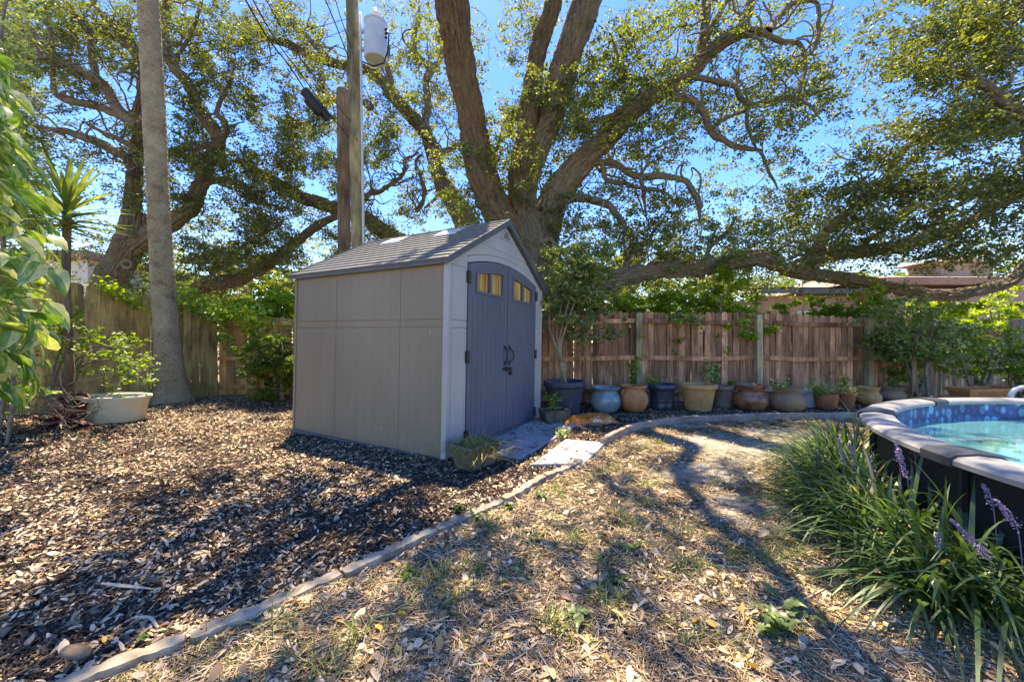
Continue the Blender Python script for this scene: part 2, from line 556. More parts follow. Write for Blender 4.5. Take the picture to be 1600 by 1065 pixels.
m, t = nm('pool_floor')
vo = t.nodes.new('ShaderNodeTexVoronoi'); vo.feature = 'SMOOTH_F1'; vo.inputs['Scale'].default_value = 2.2
t.links.new(coords(t), vo.inputs['Vector'])
c = ramp(t, vo.outputs['Distance'], [(0, (.35, .72, .7)), (.8, (.55, .85, .8))])
M['floor'] = finish(m, t, c, .5)
# water
m, t = nm('pool_water')
nz = noise(t, coords(t, 'Object', (1, 1, 1)), 2.2, 3, .5, .4)
bp = N(t, 'ShaderNodeBump'); bp.inputs['Strength'].default_value = .15; bp.inputs['Distance'].default_value = .02
t.links.new(nz, bp.inputs['Height'])
tp = N(t, 'ShaderNodeBsdfTransparent'); tp.inputs[0].default_value = (.62, .92, .93, 1)
gl = N(t, 'ShaderNodeBsdfGlossy'); gl.inputs['Roughness'].default_value = .03; t.links.new(bp.outputs[0], gl.inputs['Normal'])
fr = N(t, 'ShaderNodeFresnel'); fr.inputs['IOR'].default_value = 1.22; t.links.new(bp.outputs[0], fr.inputs['Normal'])
df = N(t, 'ShaderNodeBsdfDiffuse'); df.inputs[0].default_value = (.16, .5, .52, 1)
m0 = N(t, 'ShaderNodeMixShader'); m0.inputs[0].default_value = .4; t.links.new(tp.outputs[0], m0.inputs[1]); t.links.new(df.outputs[0], m0.inputs[2])
fm = N(t, 'ShaderNodeMath', operation='MULTIPLY'); fm.inputs[1].default_value = .55; t.links.new(fr.outputs[0], fm.inputs[0])
mx = N(t, 'ShaderNodeMixShader'); t.links.new(fm.outputs[0], mx.inputs[0]); t.links.new(m0.outputs[0], mx.inputs[1]); t.links.new(gl.outputs[0], mx.inputs[2])
o = N(t, 'ShaderNodeOutputMaterial'); t.links.new(mx.outputs[0], o.inputs[0])
M['water'] = m


# ------------------------------------------------------------------ layout of the ground
EDGE_A = [np.array(p) for p in [(-2.6, .15), (-2.0, .72), (-1.504, 1.253)]] + [G(*p, .04)[:2] for p in [(290, 995), (408, 947), (560, 880), (700, 815), (800, 771), (847, 744), (878, 733), (908, 718)]]
EDGE_B = [G(*p, .08)[:2] for p in [(941, 686), (965, 673), (1000, 661), (1060, 652), (1120, 649), (1220, 646), (1310, 645)]] + [np.array((6.2, 5.9)), np.array((8.5, 6.6))]
EA = crom(np.array(EDGE_A), .02)
EB = crom(np.array(EDGE_B), .02)
BED = np.vstack([EA[::6], EB[::6], [(30, 7.5), (30, 60), (-60, 60), (-60, -8), (-3.2, -8)]])
POOL_C = np.array((4.58, 1.21)); POOL_R = 2.5


def in_poly(x, y, poly):
    c = np.zeros(x.shape, bool)
    j = len(poly) - 1
    for i in range(len(poly)):
        xi, yi = poly[i]; xj, yj = poly[j]
        if yi != yj:
            c ^= ((yi > y) != (yj > y)) & (x < (xj - xi) * (y - yi) / (yj - yi) + xi)
        j = i
    return c


def gz(x, y):
    """ground relief"""
    x = np.asarray(x, float); y = np.asarray(y, float)
    r = .03 * (fbm(x * 1.7 + 40, y * 1.7 + 40, 3) - .5) + .028 * (fbm(x * 7 + 90, y * 7 + 70, 5) - .5)
    # flat under shed, slabs and pots
    far = np.clip((np.hypot(x, y) - 14) / 10, 0, 1)
    r = r + far * .0
    return r - .004


def axis(lo, hi, fine, far):
    a = np.arange(lo, hi, fine)
    up = hi + np.cumsum(np.geomspace(fine * 2, far, 22)); dn = lo - np.cumsum(np.geomspace(fine * 2, far, 22))
    return np.concatenate([dn[::-1], a, up])


gx_ = axis(-8.5, 10.5, .06, 60); gy_ = axis(.2, 9.0, .05, 60)
XX, YY = np.meshgrid(gx_, gy_)
ZZ = gz(XX, YY)
V = np.stack([XX, YY, ZZ], -1).reshape(-1, 3)
nx_, ny_ = len(gx_), len(gy_)
I = (np.arange(ny_ - 1)[:, None] * nx_ + np.arange(nx_ - 1)[None]).ravel()
F = np.stack([I, I + 1, I + nx_ + 1, I + nx_], 1)
cx = V[F].mean(1)
inb = in_poly(cx[:, 0], cx[:, 1], BED)
hole = np.hypot(cx[:, 0] - POOL_C[0], cx[:, 1] - POOL_C[1]) < POOL_R - .12


def sub(F):
    u, inv = np.unique(F, return_inverse=True)
    return V[u], inv.reshape(F.shape)


def ground_mat(name, cols, sandcol=None, vs=38, big=(.6, 1.1)):
    m, t = nm(name)
    v = coords(t, 'Object')
    n0 = t.nodes.new('ShaderNodeTexNoise'); n0.inputs['Scale'].default_value = 9; t.links.new(v, n0.inputs['Vector'])
    wv = mixc(t, .06, v, n0.outputs['Color'], 'ADD')
    vo = t.nodes.new('ShaderNodeTexVoronoi'); vo.inputs['Scale'].default_value = vs
    mp = t.nodes.new('ShaderNodeMapping'); mp.inputs['Scale'].default_value = (1, 1.7, 1); t.links.new(wv, mp.inputs[0])
    t.links.new(mp.outputs[0], vo.inputs['Vector'])
    s = t.nodes.new('ShaderNodeSeparateColor'); t.links.new(vo.outputs['Color'], s.inputs[0])
    c = ramp(t, s.outputs[0], cols)
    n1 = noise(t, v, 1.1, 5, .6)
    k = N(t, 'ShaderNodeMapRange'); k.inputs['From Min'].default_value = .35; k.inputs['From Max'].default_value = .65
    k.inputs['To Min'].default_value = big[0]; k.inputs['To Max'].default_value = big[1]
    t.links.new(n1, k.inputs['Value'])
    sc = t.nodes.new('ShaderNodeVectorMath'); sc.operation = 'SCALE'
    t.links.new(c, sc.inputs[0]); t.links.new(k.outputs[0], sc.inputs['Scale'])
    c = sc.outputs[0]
    n2 = noise(t, v, 120, 4)
    if sandcol:
        at = N(t, 'ShaderNodeAttribute', attribute_name='sand')
        sc2 = ramp(t, noise(t, v, 14, 8, .75), [(.35, sandcol[0]), (.65, sandcol[1])])
        ff = t.nodes.new('ShaderNodeMath'); ff.operation = 'MULTIPLY_ADD'
        t.links.new(noise(t, v, 6, 6, .7), ff.inputs[0]); ff.inputs[1].default_value = 2.6
        sb = t.nodes.new('ShaderNodeMath'); sb.operation = 'ADD'; sb.inputs[1].default_value = -1.9
        at2 = t.nodes.new('ShaderNodeMath'); at2.operation = 'MULTIPLY'; at2.inputs[1].default_value = 1.6
        t.links.new(at.outputs['Fac'], at2.inputs[0]); t.links.new(at2.outputs[0], sb.inputs[0])
        t.links.new(sb.outputs[0], ff.inputs[2])
        fc = ramp(t, ff.outputs[0], [(.25, (0, 0, 0)), (.6, (1, 1, 1))])
        c = mixc(t, fc, c, sc2)
    return finish(m, t, c, .95, n2, .8, .012, .1)


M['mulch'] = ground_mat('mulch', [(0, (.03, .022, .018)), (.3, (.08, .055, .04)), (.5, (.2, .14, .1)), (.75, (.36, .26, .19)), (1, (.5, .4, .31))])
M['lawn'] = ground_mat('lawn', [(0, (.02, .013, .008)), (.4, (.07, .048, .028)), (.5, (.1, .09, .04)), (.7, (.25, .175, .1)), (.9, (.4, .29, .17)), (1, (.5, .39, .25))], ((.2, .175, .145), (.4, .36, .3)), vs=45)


def sandv(x, y):
    s = np.zeros_like(x)
    for (px, py, rx, ry, a) in [(1150, 700, 1.0, 1.0, 1), (1110, 740, .7, .5, 1), (1190, 800, .55, .4, 1.1), (1240, 680, 1.0, .7, 1), (1010, 690, .35, .3, .7), (1080, 665, .6, .25, .8)]:
        c = G(px, py)
        s = np.maximum(s, a * np.exp(-((x - c[0]) / rx) ** 2 - ((y - c[1]) / ry) ** 2))
    return s


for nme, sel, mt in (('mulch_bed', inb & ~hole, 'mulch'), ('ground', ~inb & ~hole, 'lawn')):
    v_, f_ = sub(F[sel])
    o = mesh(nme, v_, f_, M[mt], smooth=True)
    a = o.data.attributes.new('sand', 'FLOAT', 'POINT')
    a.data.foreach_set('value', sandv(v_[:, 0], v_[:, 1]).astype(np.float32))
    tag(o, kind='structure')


# ------------------------------------------------------------------ shed
TH = .4824
gdir = np.array([math.sin(TH), math.cos(TH)]); sdir = np.array([-math.cos(TH), math.sin(TH)])
SW, SL, SH, SP = 2.378, 2.484, 2.048, 2.748
SN = np.array([-.6716, 3.6792])
shed = empty('garden_shed', (SN[0], SN[1], 0), 0, 'taupe plastic garden shed with slate blue double doors and grey shingle roof', 'shed')
shed.rotation_euler = (Matrix.Rotation(-.0059, 3, 'X') @ Matrix.Rotation(.0169, 3, 'Y') @ Matrix.Rotation(math.atan2(gdir[1], gdir[0]), 3, 'Z')).to_euler()


def wall_strip(x0, x1, zb, zt, grooves, gw=.008, gd=.004, thick=.03):
    """upright panel in the XZ plane facing -Y, real vertical grooves; zb, zt functions of x"""
    xs = [(x0, 0)]
    for g in grooves:
        if x0 + gw < g < x1 - gw: xs += [(g - gw / 2, 0), (g - gw / 4, gd), (g + gw / 4, gd), (g + gw / 2, 0)]
    for k in range(1, 16):
        q = x0 + (x1 - x0) * k / 16
        if all(abs(q - a) > gw for a, _ in xs): xs.append((q, 0))
    xs.append((x1, 0)); xs.sort()
    n = len(xs)
    V = [(x, d, zb(x)) for x, d in xs] + [(x, d, zt(x)) for x, d in xs] + [(x, thick, zb(x)) for x, d in xs] + [(x, thick, zt(x)) for x, d in xs]
    F = []
    for i in range(n - 1):
        F += [(i, i + 1, n + i + 1, n + i), (2 * n + i + 1, 2 * n + i, 3 * n + i, 3 * n + i + 1), (n + i, n + i + 1, 3 * n + i + 1, 3 * n + i), (i + 1, i, 2 * n + i, 2 * n + i + 1)]
    F += [(0, n, 3 * n, 2 * n), (n - 1, 3 * n - 1, 4 * n - 1, 2 * n - 1)]
    return np.array(V), F


def arch(x):  # doorway head
    q = (x - 1.24) / .9
    return 2.185 - .135 * q * q


rise = (SP - .06 - SH) / (SW / 2)


def rake(x): return SH + rise * (SW / 2 - abs(x - SW / 2)) - .012


cst = lambda c: (lambda x: c)
sw = shed
# side wall seen by the camera: lies in local YZ plane at x=0; build flat then turn
side_bounds = [(0.055, .637), (.637, 1.68), (1.68, SL - .03)]
for (a, b) in side_bounds:
    gr = [a + .035] + [a + (b - a) * k / round((b - a) / .13) for k in range(1, round((b - a) / .13))] + [b - .035]
    for z0, z1 in ((.02, 1.335), (1.347, 1.415), (1.427, SH - .01)):
        Vv, Ff = wall_strip(a + .003, b - .003, cst(z0), cst(z1), gr if z1 - z0 > .2 else [], .006, .0014)
        Vw = np.stack([Vv[:, 1] + .002, Vv[:, 0], Vv[:, 2]], 1)
        mesh('wall_panel', Vw, [f[::-1] for f in Ff], M['taupe'], shed)
MB().box(.012, .03, .04, SL - .03, .02, SH - .02).build('wall_core', M['taupe'], shed)
MB().box(-.012, .04, -.012, .05, 0, SH - .005).build('corner_post', M['lightgrey'], shed, bevel=.008)
MB().box(-.012, .04, SL - .03, SL + .012, 0, SH - .005).build('corner_post', M['taupe'], shed, bevel=.008)
MB().box(SW - .04, SW + .012, -.012, .05, 0, SH - .005).build('corner_post', M['lightgrey'], shed, bevel=.008)
MB().box(SW - .03, SW, .05, SL, .02, SH - .01).build('far_side_wall', M['taupe'], shed)
# rear gable
MB().add([(0.03, SL, .02), (SW - .03, SL, .02), (SW - .03, SL, SH - .02), (SW / 2, SL, SP - .08), (.03, SL, SH - .02), (0.03, SL - .03, .02), (SW - .03, SL - .03, .02), (SW - .03, SL - .03, SH - .02), (SW / 2, SL - .03, SP - .08), (.03, SL - .03, SH - .02)],
         [(4, 3, 2, 1, 0), (5, 6, 7, 8, 9)]).build('rear_wall', M['taupe'], shed)
# front: jambs and gable
for a, b in ((.04, .335), (2.145, SW - .04)):
    for z0, z1 in ((.02, 1.335), (1.347, 1.415), (1.427, 1.985)):
        Vv, Ff = wall_strip(a, b, cst(z0), cst(z1), [a + .03, b - .03] if z1 - z0 > .2 else [], .007, .004)
        mesh('front_panel', Vv, Ff, M['lightgrey'], shed)
for a_, b_ in ((.04, .33), (2.15, SW - .04)): MB().box(a_, b_, .012, .035, .02, 2.0).build('front_core', M['lightgrey'], shed)
Vv, Ff = wall_strip(.335, 2.145, lambda x: arch(x) + .006, lambda x: arch(x) + .075, [], .007, .004)
mesh('door_header', Vv + [0, -.004, 0], Ff, M['lightgrey'], shed)


def gable_low(x):
    return arch(x) + .081 if .335 < x < 2.145 else 1.99


Vv, Ff = wall_strip(-.01, SW + .01, lambda x: min(gable_low(x), rake(x) - .004), rake, [.3349, 2.1451], .0004, 0)
mesh('gable_panel', Vv, Ff, M['lightgrey'], shed)
# raised inner gable board and vent
gi = [(1.25 - .62, 2.335), (1.25 + .6, 2.335), (1.25 + .16, 2.50), (1.25 - .18, 2.50)]
mb = MB(); mb.add([(x, -.006, z) for x, z in gi] + [(x, .003, z) for x, z in gi], [(0, 1, 2, 3), (0, 4, 5, 1), (1, 5, 6, 2), (2, 6, 7, 3), (3, 7, 4, 0)])
mb.build('gable_board', M['lightgrey'], shed)
vent = MB().add([(1.19 - .16, -.01, 2.505), (1.19 + .16, -.01, 2.505), (1.19, -.01, 2.655), (1.19 - .16, .003, 2.505), (1.19 + .16, .003, 2.505), (1.19, .003, 2.655)],
                [(0, 1, 2), (0, 3, 4, 1), (1, 4, 5, 2), (2, 5, 3, 0)]).build('gable_vent', M['lightgrey'], shed)
for k, (z, w) in enumerate([(2.53, .085), (2.555, .063), (2.58, .042), (2.603, .02)]):
    MB().box(1.19 - w, 1.19 + w, -.0135, -.009, z, z + .012).build('vent_slot', M['black'], vent)

# doors
for sgn, nme in ((-1, 'door'), (1, 'door')):
    x0, x1 = (.345, 1.236) if sgn < 0 else (1.25, 2.137)
    grs = [x0 + .085 + (x1 - x0 - .17) * k / 7 for k in range(8)]
    bottom = .075
    mid = 1.69
    Vv, Ff = wall_strip(x0, x1, cst(bottom), cst(mid), grs, .009, .005, .04)
    d = mesh(nme, Vv + [0, -.012, 0], Ff, M['doorblue'], shed)
    # frame round the window: rails and stiles
    wx0, wx1 = (x0 + .165, x1 - .14) if sgn < 0 else (x0 + .14, x1 - .165)
    wz0 = 1.775
    wtop = lambda x: arch(x) - .135
    for a, b, zl, zh, nn in ((x0, wx0, cst(mid), arch, 'stile'), (wx1, x1, cst(mid), arch, 'stile'), (wx0, wx1, cst(mid), cst(wz0), 'bottom_rail'), (wx0, wx1, wtop, arch, 'top_rail')):
        Vv, Ff = wall_strip(a, b, zl, (lambda x, zh=zh: zh(x) - .006), [], .001, 0, .04)
        mesh(nn, Vv + [0, -.012, 0], Ff, M['doorblue'], d)
    # raised moulding round the window
    for off, hgt in ((.03, .016),):
        pts = [(wx0 - off, wz0 - off)] + [(wx1 + off, wz0 - off)] + [(x, wtop(x) + off) for x in np.linspace(wx1 + off, wx0 - off, 9)]
        pts2 = [(wx0 + .002, wz0 + .002), (wx1 - .002, wz0 + .002)] + [(x, wtop(x) - .002) for x in np.linspace(wx1, wx0, 9)]
        n = len(pts)
        Vq = [(x, -.026, z) for x, z in pts] + [(x, -.026, z) for x, z in pts2] + [(x, -.01, z) for x, z in pts] + [(x, .01, z) for x, z in pts2]
        Fq = []
        for i in range(n):
            j = (i + 1) % n
            Fq += [(i, j, n + j, n + i), (j, i, 2 * n + i, 2 * n + j), (n + i, n + j, 3 * n + j, 3 * n + i)]
        wf = mesh('window_frame', Vq, Fq, M['doorblue'], d)
    xm = (wx0 + wx1) / 2
    MB().box(xm - .022, xm + .022, -.022, .004, wz0, wtop(xm)).build('window_bar', M['doorblue'], d)
    for a, b in ((wx0, xm - .022), (xm + .022, wx1)):
        Vv, Ff = wall_strip(a, b, cst(wz0), wtop, [a + (b - a) * k / 5 for k in range(1, 5)], .04, .006, .012)
        mesh('curtained_pane', Vv + [0, .008, 0], Ff, M['curtain'], d)
    hx = x0 if sgn < 0 else x1
    for hz in (.17, 1.03, 1.9):
        MB().box(hx - .028, hx + .02, -.034, .0, hz - .065, hz + .065).tube([(hx - .004 * sgn, -.034, hz - .07), (hx - .004 * sgn, -.034, hz + .07)], .011).build('hinge', M['black'], d, bevel=.003)
    # D handle
    hx = x1 - .05 if sgn < 0 else x0 + .05
    pts = [(hx, -.012, .93), (hx, -.04, .945), (hx + .028 * sgn, -.062, .99), (hx + .034 * sgn, -.066, 1.03), (hx + .028 * sgn, -.062, 1.07), (hx, -.04, 1.115), (hx, -.012, 1.13)]
    MB().tube([tuple(p) for p in crom(pts, .012)], .011, 8).box(hx - .02, hx + .02, -.018, -.01, .9, .95).box(hx - .02, hx + .02, -.018, -.01, 1.11, 1.16).build('handle', M['black'], d, smooth=False)
MB().box(1.14, 1.34, -.032, -.012, .845, .872).tube([(1.12, -.03, .858), (1.36, -.03, .858)], .008).box(1.2, 1.225, -.045, -.012, .83, .885).build('latch', M['black'], shed)
MB().box(1.29, 1.335, -.05, -.028, .775, .82).tube([(1.297, -.038, .815), (1.297, -.038, .85), (1.3125, -.038, .862), (1.328, -.038, .85), (1.328, -.038, .815)], .005, 6).build('padlock', M['black'], shed)
MB().box(.335, 2.145, -.035, .06, .0, .068).build('door_sill', M['doorblue'], shed, bevel=.005)
MB().box(-.02, SW + .02, .0, SL + .02, -.03, .018).build('floor', M['trim'], shed)

# roof: two decks, each course made of tabs
roof = MB()
ov = .05
pitch = math.atan2(SP - SH, SW / 2)
zr = SP
for s_ in (-1, 1):
    xe = SW / 2 + s_ * (SW / 2 + ov)
    ze = SP - (SW / 2 + ov) * math.tan(pitch)
    roof.add([(SW / 2, -.045, SP), (xe, -.045, ze), (xe, SL + .045, ze), (SW / 2, SL + .045, SP), (SW / 2, -.045, SP - .055), (xe, -.045, ze - .045), (xe, SL + .045, ze - .045), (SW / 2, SL + .045, SP - .055)],
             [(0, 1, 2, 3), (4, 7, 6, 5), (1, 5, 6, 2), (0, 4, 5, 1), (2, 6, 7, 3)])
roof = roof.build('roof', M['trim'], shed)
slope_len = (SW / 2 + ov) / math.cos(pitch)
NC = 12
cl = slope_len / NC
tabw = .187
tab = MB()
tab.add([(0, 0, .004), (tabw - .006, 0, .004), (tabw - .006, cl * 1.03, .02), (0, cl * 1.03, .02), (0, 0, -.002), (tabw - .006, 0, -.002), (tabw - .006, cl * 1.03, -.002), (0, cl * 1.03, -.002)],
        [(0, 1, 2, 3), (0, 4, 5, 1), (3, 2, 6, 7), (0, 3, 7, 4), (1, 5, 6, 2)])
tabme = mesh('shingle', tab.V, tab.F, M['shingle'], link=False)
for s_ in (-1, 1):
    for r in range(NC):
        y = -.05 - (tabw / 2 if r % 2 else 0)
        if s_ > 0:
            d = .008 + r * cl
            rot = Matrix(((0, math.cos(pitch), math.sin(pitch)), (-1, 0, 0), (0, -math.sin(pitch), math.cos(pitch)))).to_euler()
            inst('shingle_course', tabme, roof, (SW / 2 + d * math.cos(pitch), SL + .05, SP + .002 - d * math.sin(pitch)), rot, ((SL + .1) / tabw, 1, 1))
            continue
        k = 0
        while y < SL + .05:
            if y + tabw > -.05:
                d = .008 + r * cl
                x = SW / 2 + s_ * d * math.cos(pitch)
                z = SP + .002 - d * math.sin(pitch)
                yy = max(y, -.05); w = min(y + tabw, SL + .05) - yy
                if s_ < 0:
                    rot = Matrix(((0, -math.cos(pitch), -math.sin(pitch)), (1, 0, 0), (0, -math.sin(pitch), math.cos(pitch)))).to_euler()
                    # local x -> +Y, local y -> down slope
                    ob = inst('shingle', tabme, roof, (x, yy, z), rot, (w / tabw, 1, 1))
                else:
                    rot = Matrix(((0, math.cos(pitch), math.sin(pitch)), (-1, 0, 0), (0, -math.sin(pitch), math.cos(pitch)))).to_euler()
                    ob = inst('shingle', tabme, roof, (x, yy + w, z), rot, (w / tabw, 1, 1))
            y += tabw; k += 1
# skylights near the ridge on the camera side
for y0 in (.62, 1.62):
    d0, d1 = .05, .3
    q = []
    for d, y in ((d0, y0), (d1, y0), (d1, y0 + .36), (d0, y0 + .36)):
        q.append((SW / 2 - d * math.cos(pitch), y, SP - d * math.sin(pitch) + .027))
    q += [(a, b, c - .03) for a, b, c in q]
    MB().add(q, [(0, 1, 2, 3), (0, 4, 5, 1), (1, 5, 6, 2), (2, 6, 7, 3), (3, 7, 4, 0)]).build('skylight', M['skylight'], roof)
# gable trims
for s_ in (-1, 1):
    xe = SW / 2 + s_ * (SW / 2 + ov + .006); ze = SP - (SW / 2 + ov + .006) * math.tan(pitch)
    for y0 in (-.056, SL + .046):
        MB().add([(SW / 2, y0, SP + .03), (xe, y0, ze + .03), (xe, y0, ze - .04), (SW / 2, y0, SP - .05), (SW / 2, y0 + .01, SP + .03), (xe, y0 + .01, ze + .03), (xe, y0 + .01, ze - .04), (SW / 2, y0 + .01, SP - .05)],
                 [(0, 1, 2, 3), (4, 7, 6, 5), (0, 4, 5, 1), (3, 2, 6, 7), (1, 5, 6, 2)]).build('roof_trim', M['trim'], roof)
MB().tube([(SW / 2, -.055, SP + .014), (SW / 2, SL + .055, SP + .014)], .022, 8).build('ridge_cap', M['shingle'], roof)

# ------------------------------------------------------------------ slabs
def slab(pts, top, mat, name, label, cat):
    mb = MB().prism([tuple(p) for p in pts], -.08, top)
    o = mb.build(name, mat, bevel=.006)
    return tag(o, label, cat)


f0 = SN + gdir * .36; f1 = SN + gdir * 2.12
slab([f0 - sdir * .05, f0 - sdir * .05 - sdir * .62, f1 - sdir * .72, f1 - sdir * .05], .03, M['concrete'], 'concrete_slab', 'grey concrete slab on the ground right in front of the blue shed doors', 'slab')
q = [G(831, 725, .03)[:2], G(912, 724, .03)[:2] , G(946, 691, .03)[:2], G(884, 686, .03)[:2]]
slab([q[0], q[1], q[2], q[3]], .034, M['paver'], 'paver', 'pale square concrete paver between the shed slab and the kerb edging', 'paver')


# ------------------------------------------------------------------ edging
def edging(poly, s0, s1, half, top, lobes, amp, mat, parent, seedz):
    d = np.concatenate([[0], np.cumsum(np.linalg.norm(np.diff(poly, axis=0), axis=1))])
    n = lobes * 6
    s = np.linspace(s0, s1, n + 1)
    x = np.interp(s, d, poly[:, 0]); y = np.interp(s, d, poly[:, 1])
    tx = np.gradient(x); ty = np.gradient(y); L = np.hypot(tx, ty); nxv, nyv = -ty / L, tx / L
    ph = np.abs(np.sin(np.linspace(0, lobes * PI, n + 1)))
    w = half - amp + amp * ph ** .6
    w[0] *= .93; w[-1] *= .93
    jit = (R.random(n + 1) - .5) * .004
    A = np.stack([x + nxv * (w + jit), y + nyv * (w + jit)], 1); B = np.stack([x - nxv * (w - jit), y - nyv * (w - jit)], 1)
    tz = top + seedz
    zt = tz + (R.random(n + 1) - .5) * .006 - .004 * (1 - ph)
    m = n + 1
    def row(P_, z): return np.column_stack([P_, z])
    ins = .9
    C = np.stack([x, y], 1)
    rows = [row(A, np.full(m, -.06)), row(A, zt - .01), row(C + (A - C) * ins, zt), row(C + (B - C) * ins, zt), row(B, zt - .01), row(B, np.full(m, -.06))]
    V = np.vstack(rows)
    F = []
    for r in range(5):
        for i in range(n):
            F.append((r * m + i, r * m + i + 1, (r + 1) * m + i + 1, (r + 1) * m + i))
    F += [tuple(r * m for r in range(6)), tuple(r * m + n for r in range(5, -1, -1))]
    return mesh('edging_block', V, F, mat, parent)


ea = empty('scalloped_edging', (0, 0, 0), 0, 'pale scalloped concrete edging running from bottom left to the paver', 'garden edging')
LA = np.linalg.norm(np.diff(EA, axis=0), axis=1).sum()
s = 0.1
while s + .3 < LA:
    e = min(s + .585, LA)
    edging(EA, s + .008, e - .008, .038, .042, 5, .016, M['edging'], ea, R.uniform(-.012, .01))
    s = e
eb = empty('ribbed_edging', (0, 0, 0), 0, 'brownish finely ribbed edging curving in front of the row of pots', 'garden edging')
LB = np.linalg.norm(np.diff(EB, axis=0), axis=1).sum()
s = 0
while s + .3 < LB:
    e = min(s + .6, LB)
    edging(EB, s + .003, e - .003, .035, .088, 15, .011, M['edgingred'], eb, R.uniform(-.003, .003))
    s = e


# ------------------------------------------------------------------ fences
def picket(w, h, th=.016, ear=.35, cup=.0):
    e = w * ear
    pts = [(-w / 2, 0), (w / 2, 0), (w / 2, h - e), (w / 2 - e * .8, h), (-w / 2 + e * .8, h), (-w / 2, h - e)]
    n = len(pts)
    V = [(x, -th / 2, z) for x, z in pts] + [(x, th / 2, z) for x, z in pts]
    F = [tuple(range(n)), tuple(range(2 * n - 1, n - 1, -1))] + [((i + 1) % n, i, n + i, n + (i + 1) % n) for i in range(n)]
    return V, F


def fence_run(root, pts, tops, wfun, mat, bz=.0, rail_z=(), rail_side=-1, rmat=None, gap=.006, lean=.02, name='board', ear=.3, sag=.0):
    """boards along a polyline; tops = board height at every vertex"""
    pts = np.array(pts, float); tops = np.array(tops, float)
    d = np.concatenate([[0], np.cumsum(np.linalg.norm(np.diff(pts, axis=0), axis=1))])
    s = 0
    cache = [picket(1, 1, .016, ear) for _ in range(1)]
    while s < d[-1] - .04:
        w = min(wfun(s) * R.uniform(.93, 1.05), d[-1] - s)
        c = s + w / 2
        x = np.interp(c, d, pts[:, 0]); y = np.interp(c, d, pts[:, 1]); h = np.interp(c, d, tops) + R.uniform(-.015, .015)
        k = min(np.searchsorted(d, c, side='right') - 1, len(pts) - 2)
        dv = pts[k + 1] - pts[k]; ang = math.atan2(dv[1], dv[0])
        Vp, Fp = picket(w - gap, h, .016, ear)
        o = mesh(name, Vp, Fp, mat, root)
        o.location = (x, y + R.uniform(-.004, .004), bz)
        o.rotation_euler = (R.uniform(-.01, .01), R.uniform(-lean, lean) * .5, ang + R.uniform(-.04, .04))
        s += w
    for rz in rail_z:
        for k in range(len(pts) - 1):
            a, b = pts[k], pts[k + 1]
            L = np.linalg.norm(b - a); t_ = (b - a) / L; nrm = np.array([t_[1], -t_[0]])
            # facing the yard (towards -Y)
            if nrm[1] > 0: nrm = -nrm
            off = nrm * .036
            n = 7
            mb = MB()
            Vr = []
            for i in range(n + 1):
                u = i / n
                p = a + (b - a) * u + off
                z = rz * np.interp(d[k] + u * L, d, tops) - sag * 4 * u * (1 - u) + .006 * math.sin(k * 3 + u * 7)
                for dy, dz in ((-.019, -.042), (.019, -.042), (.019, .042), (-.019, .042)):
                    Vr.append((p[0] - nrm[0] * dy * -1, p[1] - nrm[1] * dy * -1, z + dz))
            Fr = []
            for i in range(n):
                for q_ in range(4):
                    Fr.append((i * 4 + q_, i * 4 + (q_ + 1) % 4, i * 4 + 4 + (q_ + 1) % 4, i * 4 + 4 + q_))
            Fr += [(3, 2, 1, 0), (n * 4, n * 4 + 1, n * 4 + 2, n * 4 + 3)]
            mb.add(Vr, Fr).build('rail', rmat or mat, root)


def post(root, x, y, h, w=.1, mat='post', off=(0, -.075)):
    o = MB().box(-w / 2, w / 2, -w / 2, w / 2, -.05, h).build('post', M[mat], root, bevel=.005)
    o.location = (x + off[0], y + off[1], 0)
    return o


fr = empty('rear_fence', (2.5, 7.2, 0), 0, 'weathered brown board fence with two rails running behind the row of pots', 'fence')
fr.location = (0, 0, 0)
fp = [(-1.9, 7.05), (-.0, 7.12), (2.45, 7.2), (4.87, 7.35), (7.3, 7.6), (8.15, 7.75)]
fence_run(fr, fp, [1.76, 1.76, 1.77, 1.76, 1.69, 1.65], lambda s: .125, M['fence'], rail_z=(.905, .5, .14), sag=.03, lean=.02, ear=.32)
for (x, y), h in zip(fp[1:5], (1.75, 1.74, 1.72, 1.66)):
    post(fr, x, y, h, .115)
fs = empty('sagging_fence', (0, 0, 0), 0, 'grey leaning fence boards behind the tall shrub right of the pots', 'fence')
fence_run(fs, [(8.2, 7.82), (9.35, 8.1), (10.4, 8.35)], [1.6, 1.5, 1.45], lambda s: .13, M['fencegrey'], rail_z=(.86, .45), lean=.16)
fg = empty('fence_gate', (0, 0, 0), 0, 'grey framed board gate at the right edge behind the pool', 'gate')
gp_ = [(10.62, 8.6), (11.85, 8.75)]
fence_run(fg, gp_, [1.47, 1.47], lambda s: .105, M['fencegrey'], rail_z=(.94, .52, .1), rmat=M['fence'])
post(fg, 10.6, 8.6, 1.5, .07, 'fencegrey', (0, -.06)); post(fg, 11.8, 8.75, 1.5, .07, 'fencegrey', (0, -.06))
fpst = MB().box(-.09, .09, -.09, .09, -.05, 1.72).build('gate_post', M['trim'], bevel=.006)
fpst.location = (11.98, 8.7, 0); tag(fpst, 'dark thick post beside the grey gate at the right edge', 'post')
fe = empty('side_fence', (0, 0, 0), 0, 'short brown fence length right of the dark gate post', 'fence')
fence_run(fe, [(12.15, 8.8), (15.5, 9.2)], [1.7, 1.75], lambda s: .14, M['fence'], rail_z=(.9, .5))

